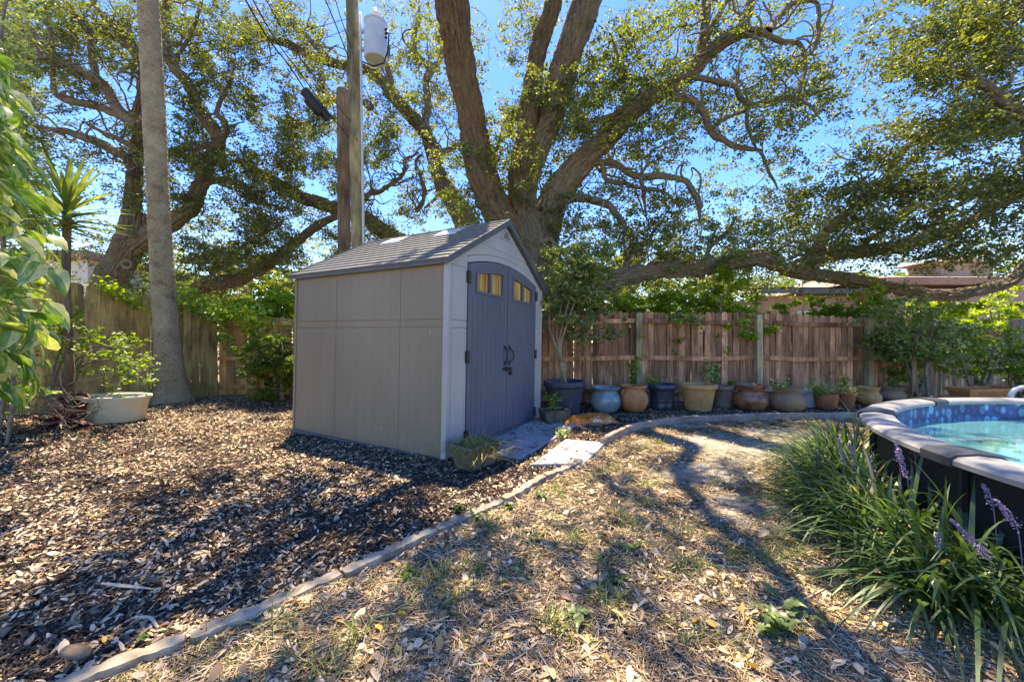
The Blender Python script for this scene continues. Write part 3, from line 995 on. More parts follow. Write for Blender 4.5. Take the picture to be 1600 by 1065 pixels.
# left fence, boards face the yard
fl = empty('left_fence', (0, 0, 0), 0, 'tall mossy board fence with rounded tops behind the palm trunk', 'fence')
edges_px = [-120, -90, -60, -30, -4, 20, 45, 70, 103, 131, 153, 176, 196, 215, 236, 256, 273, 286, 299, 312, 327, 341]
ctrl = np.array([(-120, 5.35), (65, 6.1), (207, 7.3), (290, 7.85), (341, 8.1)])
topy = np.array([(-120, 428), (0, 436), (65, 440), (145, 446), (207, 460), (290, 474), (341, 497)])
for a, b in zip(edges_px[:-1], edges_px[1:]):
    Ya = np.interp(a, ctrl[:, 0], ctrl[:, 1]); Yb = np.interp(b, ctrl[:, 0], ctrl[:, 1])
    pa = P(a, 500, Ya); pb = P(b, 500, Yb)
    ty = np.interp((a + b) / 2, topy[:, 0], topy[:, 1]) + R.uniform(-2, 2)
    h = P(0, ty, (Ya + Yb) / 2)[2]
    w = np.hypot(*(pb - pa)[:2])
    Vp, Fp = picket(w - .008, h, .02, .2)
    o = mesh('board', Vp, Fp, M['fenceleft'], fl)
    o.location = ((pa[0] + pb[0]) / 2, (pa[1] + pb[1]) / 2, 0)
    o.rotation_euler = (R.uniform(-.01, .01), R.uniform(-.012, .012), math.atan2(pb[1] - pa[1], pb[0] - pa[0]) + R.uniform(-.05, .05))
fq = empty('brown_fence', (0, 0, 0), 0, 'short warm brown fence panel with rails between the left fence and the shed', 'fence')
a = P(343, 600, 8.25)[:2]; b = P(404, 600, 8.3)[:2]; c_ = P(640, 600, 8.1)[:2]; e_ = P(700, 600, 7.2)[:2]
fence_run(fq, [a, b, c_, e_], [1.72, 1.72, 1.72, 1.72], lambda s: .15, M['fencetan'], rail_z=(.93, .47, .1), gap=.008)
post(fq, b[0], b[1], 1.7, .11, 'fencetan')


# ------------------------------------------------------------------ trees
LEAFROWS = ["8 8 8 7 7 7 7 5 7 5 2 1 6 6 3 1 4 4 1 2 5 6 4 3 3 1 1 5 6 7 8 8",
            "8 8 7 7 7 7 7 6 6 5 3 3 5 7 4 1 4 6 3 6 6 4 3 3 3 3 1 4 6 6 8 8",
            "7 6 7 6 7 7 7 7 7 6 5 6 4 5 4 4 5 7 6 6 6 3 2 4 5 6 1 3 5 7 8 8",
            "7 6 6 6 6 7 8 8 7 7 6 6 5 6 6 6 6 7 6 5 4 4 4 3 5 6 3 1 5 8 8 8",
            "6 5 5 5 6 7 8 8 7 8 6 6 6 6 6 6 6 7 5 5 5 3 2 4 3 1 1 5 8 8 8 8",
            "6 4 1 2 6 7 7 6 7 8 6 6 6 5 5 5 5 6 5 3 3 3 2 1 4 4 5 7 8 8 8 8",
            "5 4 1 2 5 7 5 6 7 8 7 7 5 2 5 5 5 5 5 5 6 6 4 4 7 8 8 8 8 7 7 8",
            "5 4 3 5 6 7 8 8 8 8 8 7 5 4 3 5 5 6 6 7 7 7 7 7 8 8 7 6 6 6 6 6",
            "5 4 3 4 5 6 7 7 6 7 7 6 4 4 3 5 6 6 5 4 4 5 5 5 4 3 3 2 2 1 2 2"]
COV = np.array([[int(c) for c in r.split()] for r in LEAFROWS]) / 10.0


def smooth_tau():
    c = np.clip(COV, 0, .86)
    return -np.log(1 - c)


TAU = smooth_tau()


def bark_disp(amp, fr_=1.0, seed=0):
    def f(u, v, r):
        # furrows run along the limb: ridged noise stretched in v
        w = (fbm(u * 3 + 3, v * 2.2, seed + 5) - .5) * .08
        a = np.minimum(1, np.abs(vnoise((u + w) * 17 * fr_, v * 3.2 * fr_, seed) - .5) * 3.2)
        b = np.minimum(1, np.abs(vnoise((u + w) * 34 * fr_, v * 8 * fr_, seed + 3) - .5) * 3)
        big = vnoise(u * 3, v * 1.6, seed + 7) - .5
        return amp * (.7 * a + .3 * b - .5) + r * .16 * big
    return f


class Tree:
    def __init__(s, name, label, cat, base, bark, leaf):
        s.root = empty(name, tuple(base), 0, label, cat)
        s.base = np.array(base, float)
        s.nodes = []; s.nr = []
        s.tubes = []
        s.clusters = []
        s.bark = bark; s.leaf = leaf

    def limb(s, pts, w, name='limb', fine=False, mat=None, seed=0, absr=False):
        """pts (px,py,Y) ; w list of pixel widths at the control points or two end values"""
        Wp = np.array([P(*p) for p in pts])
        if len(w) == 2: w = np.interp(np.linspace(0, 1, len(pts)), [0, 1], w)
        r = np.array([ww / 2 / FPX * p[2] for ww, p in zip(w, pts)])
        q2 = np.array([[p[0], p[1]] for p in pts], float); d2 = np.gradient(q2, axis=0); d2 /= np.linalg.norm(d2, axis=1)[:, None] + 1e-9
        ro = (q2 - [800, 532.5]) / FPX; nd = -d2[:, 1] * ro[:, 0] + d2[:, 0] * ro[:, 1]
        r = r / np.sqrt(1 + nd ** 2)
        if not fine: r[-1] *= .45
        s.limb3(Wp, r, name, fine, mat, seed)

    def limb3(s, Wp, r, name='limb', fine=False, mat=None, seed=0):
        c = np.column_stack([Wp, r])
        big = r.max() > .06
        q = crom(c, .028 if fine else (.08 if big else .12))
        path, rad = q[:, :3], np.maximum(q[:, 3], .004)
        if not fine:
            k = len(path)
            wob = np.column_stack([fbm(np.arange(k) * .35, np.full(k, seed + 3. + j * 7), seed + j) - .5 for j in range(3)])
            env = np.minimum(1, np.minimum(np.arange(k), np.arange(k)[::-1]) / 3.)[:, None]
            path = path + wob * env * .1
        sides = 150 if fine else (20 if big else 8)
        Vv, Ff, UV = tube(path, rad, sides, bark_disp(.075 if fine else .03, 1, seed) if big or fine else None)
        o = mesh(name, Vv - s.base, Ff, mat or s.bark, s.root, smooth=True, uv=UV)
        st = max(1, int(.12 / .028)) if fine else 1
        s.nodes += list(path[::st]); s.nr += list(rad[::st])
        return o

    def crooked(s, n, rmin=.02, rmax=.12, len_=1.5, ylim=None, zmin=2.6):
        nodes = np.array(s.nodes); nr = np.array(s.nr)
        ok = np.where((nr > rmin) & (nr < rmax) & (nodes[:, 2] > zmin))[0]
        parts = []
        for _ in range(n):
            j = R.choice(ok); p = nodes[j].copy(); r0 = min(nr[j] * .55, .04) * R.uniform(.6, 1)
            d = R.normal(size=3); d[2] = d[2] * .7 + .25; d /= np.linalg.norm(d)
            L = len_ * R.uniform(.5, 1.3); k = max(4, int(L / .22)); path = [p.copy()]
            for i in range(k):
                d = d + R.normal(size=3) * .55 + np.array([0, 0, .06]); d /= np.linalg.norm(d)
                p = p + d * .22; path.append(p.copy())
            rad = np.linspace(r0, max(.006, r0 * .2), len(path))
            q = crom(np.column_stack([path, rad]), .07)
            Vv, Ff, _ = tube(q[:, :3], q[:, 3], 7); parts.append((Vv, Ff))
            s.nodes += list(q[1::2, :3]); s.nr += list(q[1::2, 3])
        Vv, Ff = join(parts)
        tag(mesh('branches', Vv - s.base, Ff, M['twig'], s.root, smooth=True), kind='stuff')

    def grow(s, cl, wander=.17, maxr=.05):
        """connect every foliage cluster to the nearest branch with a crooked twig"""
        Nn = np.zeros((len(s.nodes) + len(cl) * 9, 3)); Nr = np.zeros(len(Nn)); m = len(s.nodes)
        Nn[:m] = s.nodes; Nr[:m] = s.nr
        d = np.array([np.min(((Nn[:m] - c) ** 2).sum(1)) for c in cl])
        parts = []
        for i in np.argsort(d):
            c = cl[i]
            dd = ((Nn[:m] - c) ** 2).sum(1)
            j = int(np.argmin(dd)); L = math.sqrt(dd[j])
            if L < .12: continue
            a = Nn[j]; n = max(3, min(8, int(L / .14) + 2))
            t = np.linspace(0, 1, n)[:, None]
            path = a * (1 - t) + c * t
            off = R.normal(size=(n, 3)) * wander * min(L, 1.2) * .55
            off[0] = 0; off[-1] *= .3
            off[:, 2] += (np.sin(t[:, 0] * PI) * .12 * L)
            path = path + off
            r0 = min(max(Nr[j] * .8, .006), .009 + .022 * L, maxr)
            rad = np.linspace(r0, .0035, n)
            path = crom(np.column_stack([path, rad]), .09)
            Vv, Ff, _ = tube(path[:, :3], path[:, 3], 5 if r0 > .012 else 3)
            parts.append((Vv, Ff))
            for k in range(1, n):
                if m < len(Nn):
                    k2 = int(k / (n - 1) * (len(path) - 1))
                    Nn[m] = path[k2, :3]; Nr[m] = path[k2, 3]; m += 1
        if parts:
            Vv, Ff = join(parts)
            tag(mesh('twigs', Vv - s.base, Ff, M['twig'], s.root, smooth=True), kind='stuff')

    def foliage(s, cl, n_per, sig, L, W, name='crown', tintb=0.0, up=.5):
        k = len(cl)
        n = np.maximum(4, (n_per * R.uniform(.5, 1.5, k)).astype(int))
        # sprays inside a cluster
        idx = np.repeat(np.arange(k), n)
        sp = R.normal(size=(k, 5, 3)) * sig * np.array([.95, .95, .55])
        which = R.integers(0, 5, len(idx))
        C = cl[idx] + sp[idx, which] + R.normal(size=(len(idx), 3)) * sig * np.array([.33, .33, .22])
        ct = R.uniform(-.18, .18, k)[idx]
        Vv, Ff = leafs(C, L, W, up=up)
        tn = np.clip(R.beta(2, 2.4, len(idx)) + ct + tintb, 0, 1)
        o = mesh(name, Vv - s.base, Ff, s.leaf, s.root, tint=np.repeat(tn, 2))
        return tag(o, kind='stuff')


def sample_clusters(wfun, yr, n_scale, leafpx_m2, n_per, rows=(0, 450)):
    """foliage clusters spread in depth so that the crown is as dense as the tree is in each direction"""
    out = []
    for r in range(9):
        for c in range(32):
            x0, y0 = c * 50, r * 50
            w = wfun(x0 + 25, y0 + 25)
            if w <= 0: continue
            Ym = (yr[0] + yr[1]) / 2
            leaf_px = leafpx_m2 * (FPX / Ym) ** 2
            nl = TAU[r, c] * w * 2500 / leaf_px * n_scale * 2.0
            nc = nl / n_per
            nc = int(nc) + (R.random() < nc - int(nc))
            for _ in range(nc):
                p_ = P(x0 + R.uniform(-8, 58), y0 + R.uniform(-8, 58), R.triangular(yr[0], Ym, yr[1]))
                if fbm(p_[0] * 1.9 + p_[1] * .9, p_[2] * 2.4 - p_[1] * .7, 12, 2) > .515: out.append(p_)
    return np.array(out)


# ---- tree A : the big live oak behind the shed
TA = Tree('live_oak', 'huge spreading live oak with forked furrowed trunk right behind the shed', 'tree', P(842, 677, 8.3) * [1, 1, 0], M['bark'], M['oakleaf'])
A0 = 8.3
TA.limb([(846, 690, A0), (845, 560, A0), (842, 450, A0), (838, 400, A0), (828, 362, A0), (822, 340, 8.28)], [98, 84, 76, 70, 64, 46], 'trunk', True, seed=1)
TA.limb([(822, 400, 8.35), (800, 362, 8.2), (772, 322, 8.05), (752, 268, 7.9), (742, 220, 7.8), (730, 150, 7.6), (716, 80, 7.4), (706, 0, 7.2), (700, -90, 7.0), (690, -190, 6.8)], [50, 48, 46, 43, 41, 40, 45, 49, 46, 38], 'limb', True, M['barkred'], 2)
TA.limb([(838, 390, 8.35), (820, 345, 8.3), (817, 290, 8.3), (833, 240, 8.2), (855, 190, 8.1), (878, 120, 8.0), (898, 60, 7.9), (918, 0, 7.8), (935, -70, 7.6), (960, -160, 7.3)], [50, 44, 41, 40, 40, 40, 41, 41, 38, 30], 'limb', True, M['bark'], 3)
TA.limb([(814, 330, 8.15), (811, 270, 8.0), (823, 200, 7.9), (832, 130, 7.85), (843, 70, 7.8), (860, 25, 7.7), (866, -30, 7.6), (880, -120, 7.4)], [30, 28, 27, 27, 25, 24, 24, 20], 'limb', True, M['barkred'], 4)
TA.limb([(850, 375, 8.4), (858, 330, 8.5), (875, 292, 8.5), (920, 243, 8.4), (962, 200, 8.3), (1000, 163, 8.2), (1050, 133, 8.1), (1085, 108, 8.0), (1112, 78, 7.9), (1150, 55, 7.8), (1190, 50, 7.7)], [44, 45, 42, 35, 31, 27, 23, 21, 19, 16, 13], 'limb', True, M['bark'], 5)
L = TA.limb
L([(1190, 50, 7.7), (1222, 66, 7.7), (1252, 66, 7.6), (1260, 100, 7.6), (1248, 150, 7.5), (1262, 165, 7.5), (1285, 190, 7.5)], [12, 5], seed=6)
L([(1090, 112, 8.0), (1098, 60, 7.9), (1103, 10, 7.8), (1106, -60, 7.7)], [16, 13], seed=7)
L([(1160, 52, 7.8), (1170, 20, 7.7), (1178, -40, 7.6)], [15, 12], seed=8)
L([(1200, 48, 7.7), (1215, 30, 7.7), (1240, 5, 7.7), (1275, 8, 7.6), (1280, 40, 7.6), (1270, 75, 7.6), (1258, 90, 7.6)], [11, 5], seed=9)
L([(1083, 118, 8.0), (1120, 128, 7.9), (1150, 138, 7.9), (1168, 165, 7.8), (1200, 160, 7.8), (1250, 150, 7.7), (1300, 138, 7.6)], [12, 5], seed=10)
L([(1048, 150, 8.1), (1080, 158, 8.1), (1100, 180, 8.0), (1112, 205, 8.0), (1148, 228, 7.9), (1185, 237, 7.9), (1198, 262, 7.9), (1215, 296, 7.8)], [17, 14, 13, 12, 10, 8, 5, 4], seed=11)
L([(1168, 168, 7.8), (1168, 198, 7.8), (1177, 222, 7.8), (1186, 238, 7.9)], [7, 5], seed=12)
L([(1110, 205, 8.0), (1125, 188, 8.0), (1168, 172, 7.9)], [8, 6], seed=13)
L([(1025, 150, 8.1), (1012, 128, 8.1), (985, 122, 8.0), (965, 130, 8.0), (948, 140, 7.9)], [11, 5], seed=14)
L([(1000, 165, 8.2), (975, 172, 8.1), (940, 185, 8.1), (908, 196, 8.0)], [12, 6], seed=15)
L([(985, 128, 8.0), (965, 90, 7.9), (955, 55, 7.8)], [8, 4], seed=16)
L([(905, 262, 8.4), (940, 252, 8.3), (970, 262, 8.2), (1000, 276, 8.2), (1040, 276, 8.1), (1070, 284, 8.1), (1088, 310, 8.0), (1094, 345, 8.0)], [13, 12, 11, 11, 10, 9, 9, 8], seed=17)
L([(940, 256, 8.3), (948, 282, 8.2), (975, 286, 8.2), (1005, 294, 8.1), (1040, 300, 8.1), (1062, 325, 8.0)], [9, 5], seed=18)
L([(1000, 276, 8.2), (1006, 300, 8.2), (1010, 340, 8.1)], [8, 6], seed=19)
L([(862, 332, 8.3), (885, 312, 8.2), (920, 310, 8.2), (948, 320, 8.1), (970, 345, 8.0), (985, 372, 8.0)], [18, 14, 13, 11, 9, 6], seed=20)
L([(1090, 90, 8.0), (1105, 60, 8.0), (1130, 15, 7.9), (1150, -20, 7.9)], [10, 6], seed=21)
# long low limb over the fence
L([(850, 520, 8.25), (890, 480, 8.1), (935, 452, 8.0), (975, 433, 7.95), (1040, 422, 7.9), (1100, 418, 7.9), (1150, 408, 7.9), (1190, 405, 8.0), (1240, 424, 8.1), (1290, 431, 8.2), (1350, 440, 8.3), (1420, 455, 8.4), (1470, 462, 8.5), (1530, 455, 8.6), (1575, 440, 8.7), (1600, 418, 8.7), (1625, 380, 8.8)],
  [40, 32, 29, 27, 24, 23, 22, 23, 19, 18, 17, 17, 16, 15, 15, 14, 12], 'limb', True, M['bark'], 22)
L([(1235, 420, 8.1), (1262, 412, 8.1), (1285, 396, 8.2), (1340, 393, 8.2), (1400, 386, 8.3), (1440, 372, 8.3), (1490, 360, 8.4), (1540, 330, 8.4), (1600, 300, 8.5), (1660, 280, 8.6)], [22, 20, 20, 19, 18, 17, 15, 14, 13, 10], 'limb', True, M['bark'], 23)
L([(1262, 410, 8.1), (1285, 370, 8.1), (1325, 331, 8.0), (1372, 297, 8.0), (1402, 250, 7.9), (1431, 219, 7.9), (1475, 200, 7.8), (1537, 181, 7.8), (1600, 160, 7.7)], [13, 13, 12, 12, 10, 10, 8, 7, 5], seed=24)
L([(1372, 297, 8.0), (1412, 288, 8.0), (1460, 290, 7.9), (1510, 300, 7.9), (1570, 298, 7.9), (1610, 285, 7.9)], [9, 6], seed=25)
L([(1340, 393, 8.2), (1365, 370, 8.2), (1400, 345, 8.2), (1440, 320, 8.1)], [10, 6], seed=26)
L([(1420, 380, 8.3), (1470, 340, 8.3), (1520, 300, 8.2), (1560, 270, 8.2)], [8, 6], seed=27)
L([(1100, 415, 7.9), (1110, 385, 7.9), (1135, 365, 7.9), (1150, 340, 7.9)], [9, 5], seed=28)
L([(975, 433, 7.95), (985, 400, 8.0), (1010, 380, 8.0), (1030, 350, 8.0)], [9, 5], seed=29)
L([(760, 300, 8.0), (790, 190, 8.2), (815, 170, 8.3)], [6, 4], seed=30)
# hollow knot on the trunk
kn = P(858, 385, 7.85) - TA.base
mbk = MB()
tor = [(kn[0] + .115 * math.cos(a_) * 1.0, kn[1] + .02 * math.sin(a_ * 2), kn[2] + .16 * math.sin(a_)) for a_ in np.linspace(0, 2 * PI, 25)]
mbk.tube(tor, [.055 + .012 * math.sin(i * 1.7) for i in range(25)], 10, cap=False)
mbk.build('knot', M['bark'], TA.root, smooth=True)
MB().lathe([(0, -.1), (.1, -.1), (.1, 0)], 16).build('hollow', M['dirt'], TA.root).matrix_local = Matrix.Translation(kn + np.array([0, .03, 0])) @ Matrix.Rotation(PI / 2, 4, 'X')

trap = lambda x, a, b, c, d: float(np.clip(min((x - a) / max(b - a, 1), (d - x) / max(d - c, 1), 1), 0, 1))
wC0 = lambda x: trap(x, 430, 520, 640, 760)
wA = lambda x, y: max(0, trap(x, 560, 760, 1290, 1345) - wC0(x) * .5) if y < 400 or x > 850 else trap(x, 760, 800, 1290, 1345) * .8
wB = lambda x, y: trap(x, -200, -100, 430, 520)
wC = lambda x, y: wC0(x)
wD = lambda x, y: trap(x, 1290, 1345, 1800, 1900)

NP_ = 60
clA = sample_clusters(wA, (6.6, 10.6), 1.75, .00062, NP_)
TA.crooked(190, rmin=.015)
TA.grow(clA)
TA.foliage(clA, NP_, .17, .07, .04)
# ---- the part of the crown that spreads over the yard, above the picture
TA.limb3(np.array([P(700, -190, 6.8), (-1.6, 5.6, 7.6), (-2.4, 4.2, 8.2), (-2.8, 2.4, 8.4)]), np.array([.14, .09, .06, .03]), seed=31)
TA.limb3(np.array([P(960, -160, 7.3), (2.2, 5.6, 8.2), (2.6, 3.8, 8.6), (2.4, 1.6, 8.6)]), np.array([.1, .06, .04, .02]), seed=32)
TA.limb3(np.array([P(880, -120, 7.4), (.6, 5.8, 8.0), (.4, 4.2, 8.6), (.2, 2.0, 8.8)]), np.array([.1, .07, .05, .025]), seed=33)


def above(px, py, z):
    g = G(px, py)
    k = z / SUN.z
    return g + np.array(SUN) * k


SHADE = [  # (px, py, spread m, clusters)
    (150, 930, .6, 10), (330, 880, .55, 10), (60, 1000, .5, 6), (480, 800, .5, 9), (600, 830, .35, 6), (250, 800, .6, 8), (90, 830, .5, 5), (420, 985, .25, 2),
    (1180, 790, .55, 12), (1060, 760, .45, 8), (1300, 840, .5, 9), (960, 730, .35, 5), (1000, 700, .35, 4),
    (700, 1040, .3, 5), (900, 1060, .35, 6), (1100, 1040, .22, 3), (1450, 1010, .3, 6), (1580, 960, .35, 5), (820, 830, .35, 4), (700, 890, .3, 4), (1000, 860, .3, 3),
    (300, 660, .8, 5), (530, 650, .8, 4), (170, 700, .6, 4), (1500, 800, .5, 8), (1420, 740, .6, 6), (1200, 690, .4, 2), (1560, 700, .7, 8), (880, 690, .3, 3)]
ov_ = []
for px, py, sp, n in SHADE:
    for _ in range(int(n * (2.1 if px < 650 else 1.6))):
        z = R.uniform(7.0, 9.0)
        c = above(px, py, z) + R.normal(size=3) * [sp, sp, .2]
        ov_.append(c)
ov_ = np.array(ov_)
# keep only what hangs above the picture's upper edge
keep = (ov_[:, 2] - CAMZ) / np.maximum(ov_[:, 1], .3) > .98
ov_ = ov_[keep]
TA.grow(ov_)
TA.foliage(ov_, 75, .17, .07, .04, 'upper_crown', up=1.2)

# ---- tree B : oak behind the left fence
TB = Tree('leaning_oak', 'thick leaning live oak with a ringed knot standing beyond the left fence', 'tree', P(150, 640, 10.4) * [1, 1, 0], M['bark'], M['oakdark'])
B0 = 10.4
TB.limb([(130, 610, B0), (150, 520, B0), (168, 450, B0), (193, 402, B0), (206, 367, B0), (210, 330, B0)], [64, 60, 56, 54, 50, 34], 'trunk', True, M['bark'], 41)
L = TB.limb
L([(200, 395, B0), (214, 382, 10.4), (243, 362, 10.4), (272, 345, 10.5), (300, 322, 10.5), (316, 281, 10.4), (331, 244, 10.3), (341, 216, 10.2), (313, 172, 10.0), (294, 131, 9.9), (269, 100, 9.8), (259, 62, 9.8), (262, -20, 9.7)], [36, 34, 30, 28, 26, 22, 20, 20, 17, 15, 13, 11, 9], 'limb', True, M['bark'], 42)
L([(208, 345, B0), (204, 331, 10.4), (211, 281, 10.3), (216, 219, 10.2), (216, 194, 10.1), (222, 140, 10.0), (228, 60, 9.9)], [34, 30, 26, 22, 20, 16, 13], 'limb', True, M['barkred'], 43)
L([(216, 198, 10.1), (188, 175, 10.0), (165, 140, 9.9), (150, 125, 9.8), (109, 103, 9.7), (62, 84, 9.5), (15, 45, 9.4), (-40, 20, 9.3)], [18, 17, 16, 16, 14, 12, 10, 8], seed=44)
L([(210, 192, 10.1), (180, 178, 10.0), (150, 166, 9.9), (110, 160, 9.8), (85, 140, 9.7), (84, 100, 9.6), (78, 50, 9.5), (70, 0, 9.5)], [13, 7], seed=45)
L([(150, 125, 9.8), (142, 80, 9.7), (134, 45, 9.6), (110, 10, 9.5)], [13, 8], seed=46)
L([(205, 262, 10.3), (198, 250, 10.3), (175, 234, 10.2), (141, 219, 10.1), (110, 208, 10.0), (84, 203, 9.9), (50, 195, 9.8)], [15, 14, 13, 12, 10, 8, 6], seed=47)
L([(214, 235, 10.2), (180, 215, 10.1), (155, 205, 10.1), (130, 190, 10.0)], [8, 5], seed=48)
L([(331, 228, 10.3), (300, 230, 10.2), (262, 238, 10.2), (222, 240, 10.2)], [13, 10], seed=49)
L([(313, 297, 10.4), (328, 286, 10.4), (344, 281, 10.4), (375, 288, 10.3), (392, 303, 10.3), (410, 316, 10.2), (440, 325, 10.2)], [11, 10, 10, 9, 7, 6, 5], seed=50)
L([(341, 225, 10.2), (352, 210, 10.2), (350, 190, 10.1), (338, 178, 10.1), (348, 150, 10.0), (362, 120, 10.0), (368, 90, 9.9)], [12, 6], seed=51)
L([(220, 100, 10.0), (190, 55, 9.9), (165, 25, 9.8), (140, 0, 9.8)], [13, 9], seed=52)
L([(269, 100, 9.8), (300, 50, 9.8), (310, 20, 9.7), (320, -30, 9.7)], [8, 6], seed=53)
kn = P(200, 413, 9.93) - TB.base
MB().tube([(kn[0] + .13 * math.cos(a_), kn[1] - .02, kn[2] + .1 * math.sin(a_)) for a_ in np.linspace(0, 2 * PI, 21)], .04, 8, cap=False).build('knot', M['bark'], TB.root, smooth=True)
# low limb from the right going up (own tree farther back)
clB = sample_clusters(wB, (8.6, 12.2), 1.8, .00085, 60)
TB.crooked(140, rmin=.015)
TB.grow(clB)
TB.foliage(clB, 60, .17, .072, .04)

# ---- tree C : oak beyond the shed
TC = Tree('rear_oak', 'pale barked live oak with crooked limbs beyond the utility poles', 'tree', P(735, 610, 12.5) * [1, 1, 0], M['bark'], M['oakleaf'])
C0 = 12.2
L = TC.limb
L([(745, 600, 12.5), (742, 480, 12.5), (738, 400, 12.4), (725, 345, 12.3), (706, 310, C0), (690, 285, C0), (672, 225, C0), (659, 200, C0), (619, 156, 12), (597, 128, 12), (563, 106, 11.9), (525, 100, 11.8), (478, 84, 11.7), (447, 68, 11.6), (410, 60, 11.5)],
  [46, 42, 36, 32, 28, 24, 20, 19, 17, 15, 13, 13, 12, 9, 6], 'trunk', True, M['bark'], 61)
L([(662, 205, C0), (668, 165, C0), (666, 125, C0), (672, 112, 12), (662, 95, 12), (645, 85, 12), (650, 47, 11.9), (656, 10, 11.9)], [12, 6], seed=62)
L([(666, 122, 12), (680, 108, 12), (690, 88, 12), (692, 60, 11.9)], [10, 5], seed=63)
L([(618, 155, 12), (610, 125, 12), (604, 95, 11.9), (608, 70, 11.9)], [8, 9], seed=64)
L([(681, 243, C0), (700, 235, C0), (722, 226, 12.1), (760, 215, 12)], [11, 6], seed=65)
L([(660, 395, 12.4), (600, 362, 12), (572, 342, 11.8), (540, 330, 11.6), (500, 318, 11.5), (462, 306, 11.4), (438, 288, 11.3), (400, 268, 11.2), (370, 250, 11.1)], [26, 22, 20, 19, 18, 16, 14, 13, 10], 'limb', True, M['bark'], 66)
L([(560, 318, 11.9), (572, 308, 11.9), (600, 294, 12), (631, 272, 12), (634, 250, 12), (655, 238, 12)], [9, 5], seed=67)
L([(650, 330, 12.2), (662, 312, 12.2), (659, 281, 12.1), (650, 255, 12.1), (660, 240, 12.1)], [7, 4], seed=68)
L([(690, 300, 12.1), (680, 312, 12.1), (664, 325, 12.1)], [7, 5], seed=69)
L([(525, 100, 11.8), (490, 70, 11.7), (470, 50, 11.6), (430, 30, 11.5)], [9, 5], seed=70)
L([(580, 170, 12), (560, 158, 11.9), (530, 156, 11.8), (500, 160, 11.8)], [9, 6], seed=71)
clC = sample_clusters(wC, (10.6, 14.2), 1.8, .0011, 55)
TC.crooked(130, rmin=.015)
TC.grow(clC)
TC.foliage(clC, 55, .19, .082, .046, tintb=.12)

# low crooked limb tree left of the shed
TL = Tree('low_limbed_oak', 'smaller oak with a low sloping limb seen between palm trunk and shed', 'tree', P(330, 600, 11.4) * [1, 1, 0], M['bark'], M['oakleaf'])
TL.limb([(250, 560, 11.6), (275, 490, 11.5), (300, 456, 11.4), (327, 443, 11.3), (355, 440, 11.3), (379, 433, 11.2), (405, 420, 11.2), (431, 402, 11.1), (458, 381, 11.0), (500, 350, 11.0), (530, 335, 10.9)], [26, 24, 22, 21, 20, 20, 19, 18, 16, 12, 8], 'trunk', True, M['bark'], 75)
TL.limb([(315, 448, 11.4), (330, 430, 11.3), (365, 395, 11.2), (400, 370, 11.2), (440, 350, 11.1)], [10, 5], seed=76)
clL = np.array([P(R.uniform(255, 480), R.uniform(325, 420), R.uniform(10.5, 13)) for _ in range(55)])
TL.grow(clL)
TL.foliage(clL, 60, .22, .08, .045)

# ---- tree D : oak off to the right whose crown hangs into the picture
TD = Tree('overhanging_oak', 'dense dark green oak crown hanging in from the right edge above the pool', 'tree', (12.2, 6.6, 0), M['bark'], M['oakdark'])
TD.limb3(np.array([(12.2, 6.6, -.1), (12.0, 6.6, 1.5), (11.6, 6.5, 3.0), (11.0, 6.4, 4.3)]), np.array([.38, .33, .3, .26]), 'trunk', True, None, 81)
TD.limb3(np.array([(11.0, 6.4, 4.3), P(1680, 250, 6.6), P(1600, 180, 6.8), P(1530, 130, 6.9), P(1460, 90, 7.0)]), np.array([.2, .14, .1, .06, .03]), seed=82)
TD.limb3(np.array([(11.0, 6.4, 4.3), P(1700, 60, 6.4), P(1620, 0, 6.4), P(1540, -60, 6.4)]), np.array([.2, .15, .11, .06]), seed=83)
TD.limb3(np.array([(11.3, 6.45, 3.6), P(1660, 320, 7.4), P(1600, 290, 7.8), P(1540, 280, 8.0)]), np.array([.16, .11, .07, .04]), seed=84)
clD = sample_clusters(wD, (5.8, 9.2), 1.75, .00062, NP_)
TD.crooked(70, rmin=.015)
TD.grow(clD)
TD.foliage(clD, NP_, .17, .072, .04)


# ---- trees beyond the fences
def bgtree(px, Y, ztop, zlow, rad, label, leaf='farleaf', nl=9500, name='background_tree', L_=.16, W_=.09, lean=0, cat='tree'):
    x = (px - 800) / FPX * Y
    T = Tree(name, label, cat, (x, Y, 0), M['bark'], M[leaf])
    T.limb3(np.array([(x, Y, -.1), (x + lean * .3, Y, zlow * .6), (x + lean, Y, zlow + (ztop - zlow) * .4)]), np.array([.16, .13, .06]), 'trunk', seed=int(px) % 97)
    n = 70
    c = R.normal(size=(n, 3)); c /= np.linalg.norm(c, axis=1)[:, None]
    c *= (R.random(n) ** .4)[:, None]
    c = c * [rad, rad, (ztop - zlow) / 2] + [x + lean, Y, (ztop + zlow) / 2]
    T.grow(c, maxr=.06)
    T.foliage(c, nl // n, rad * .13, L_, W_)
    return T


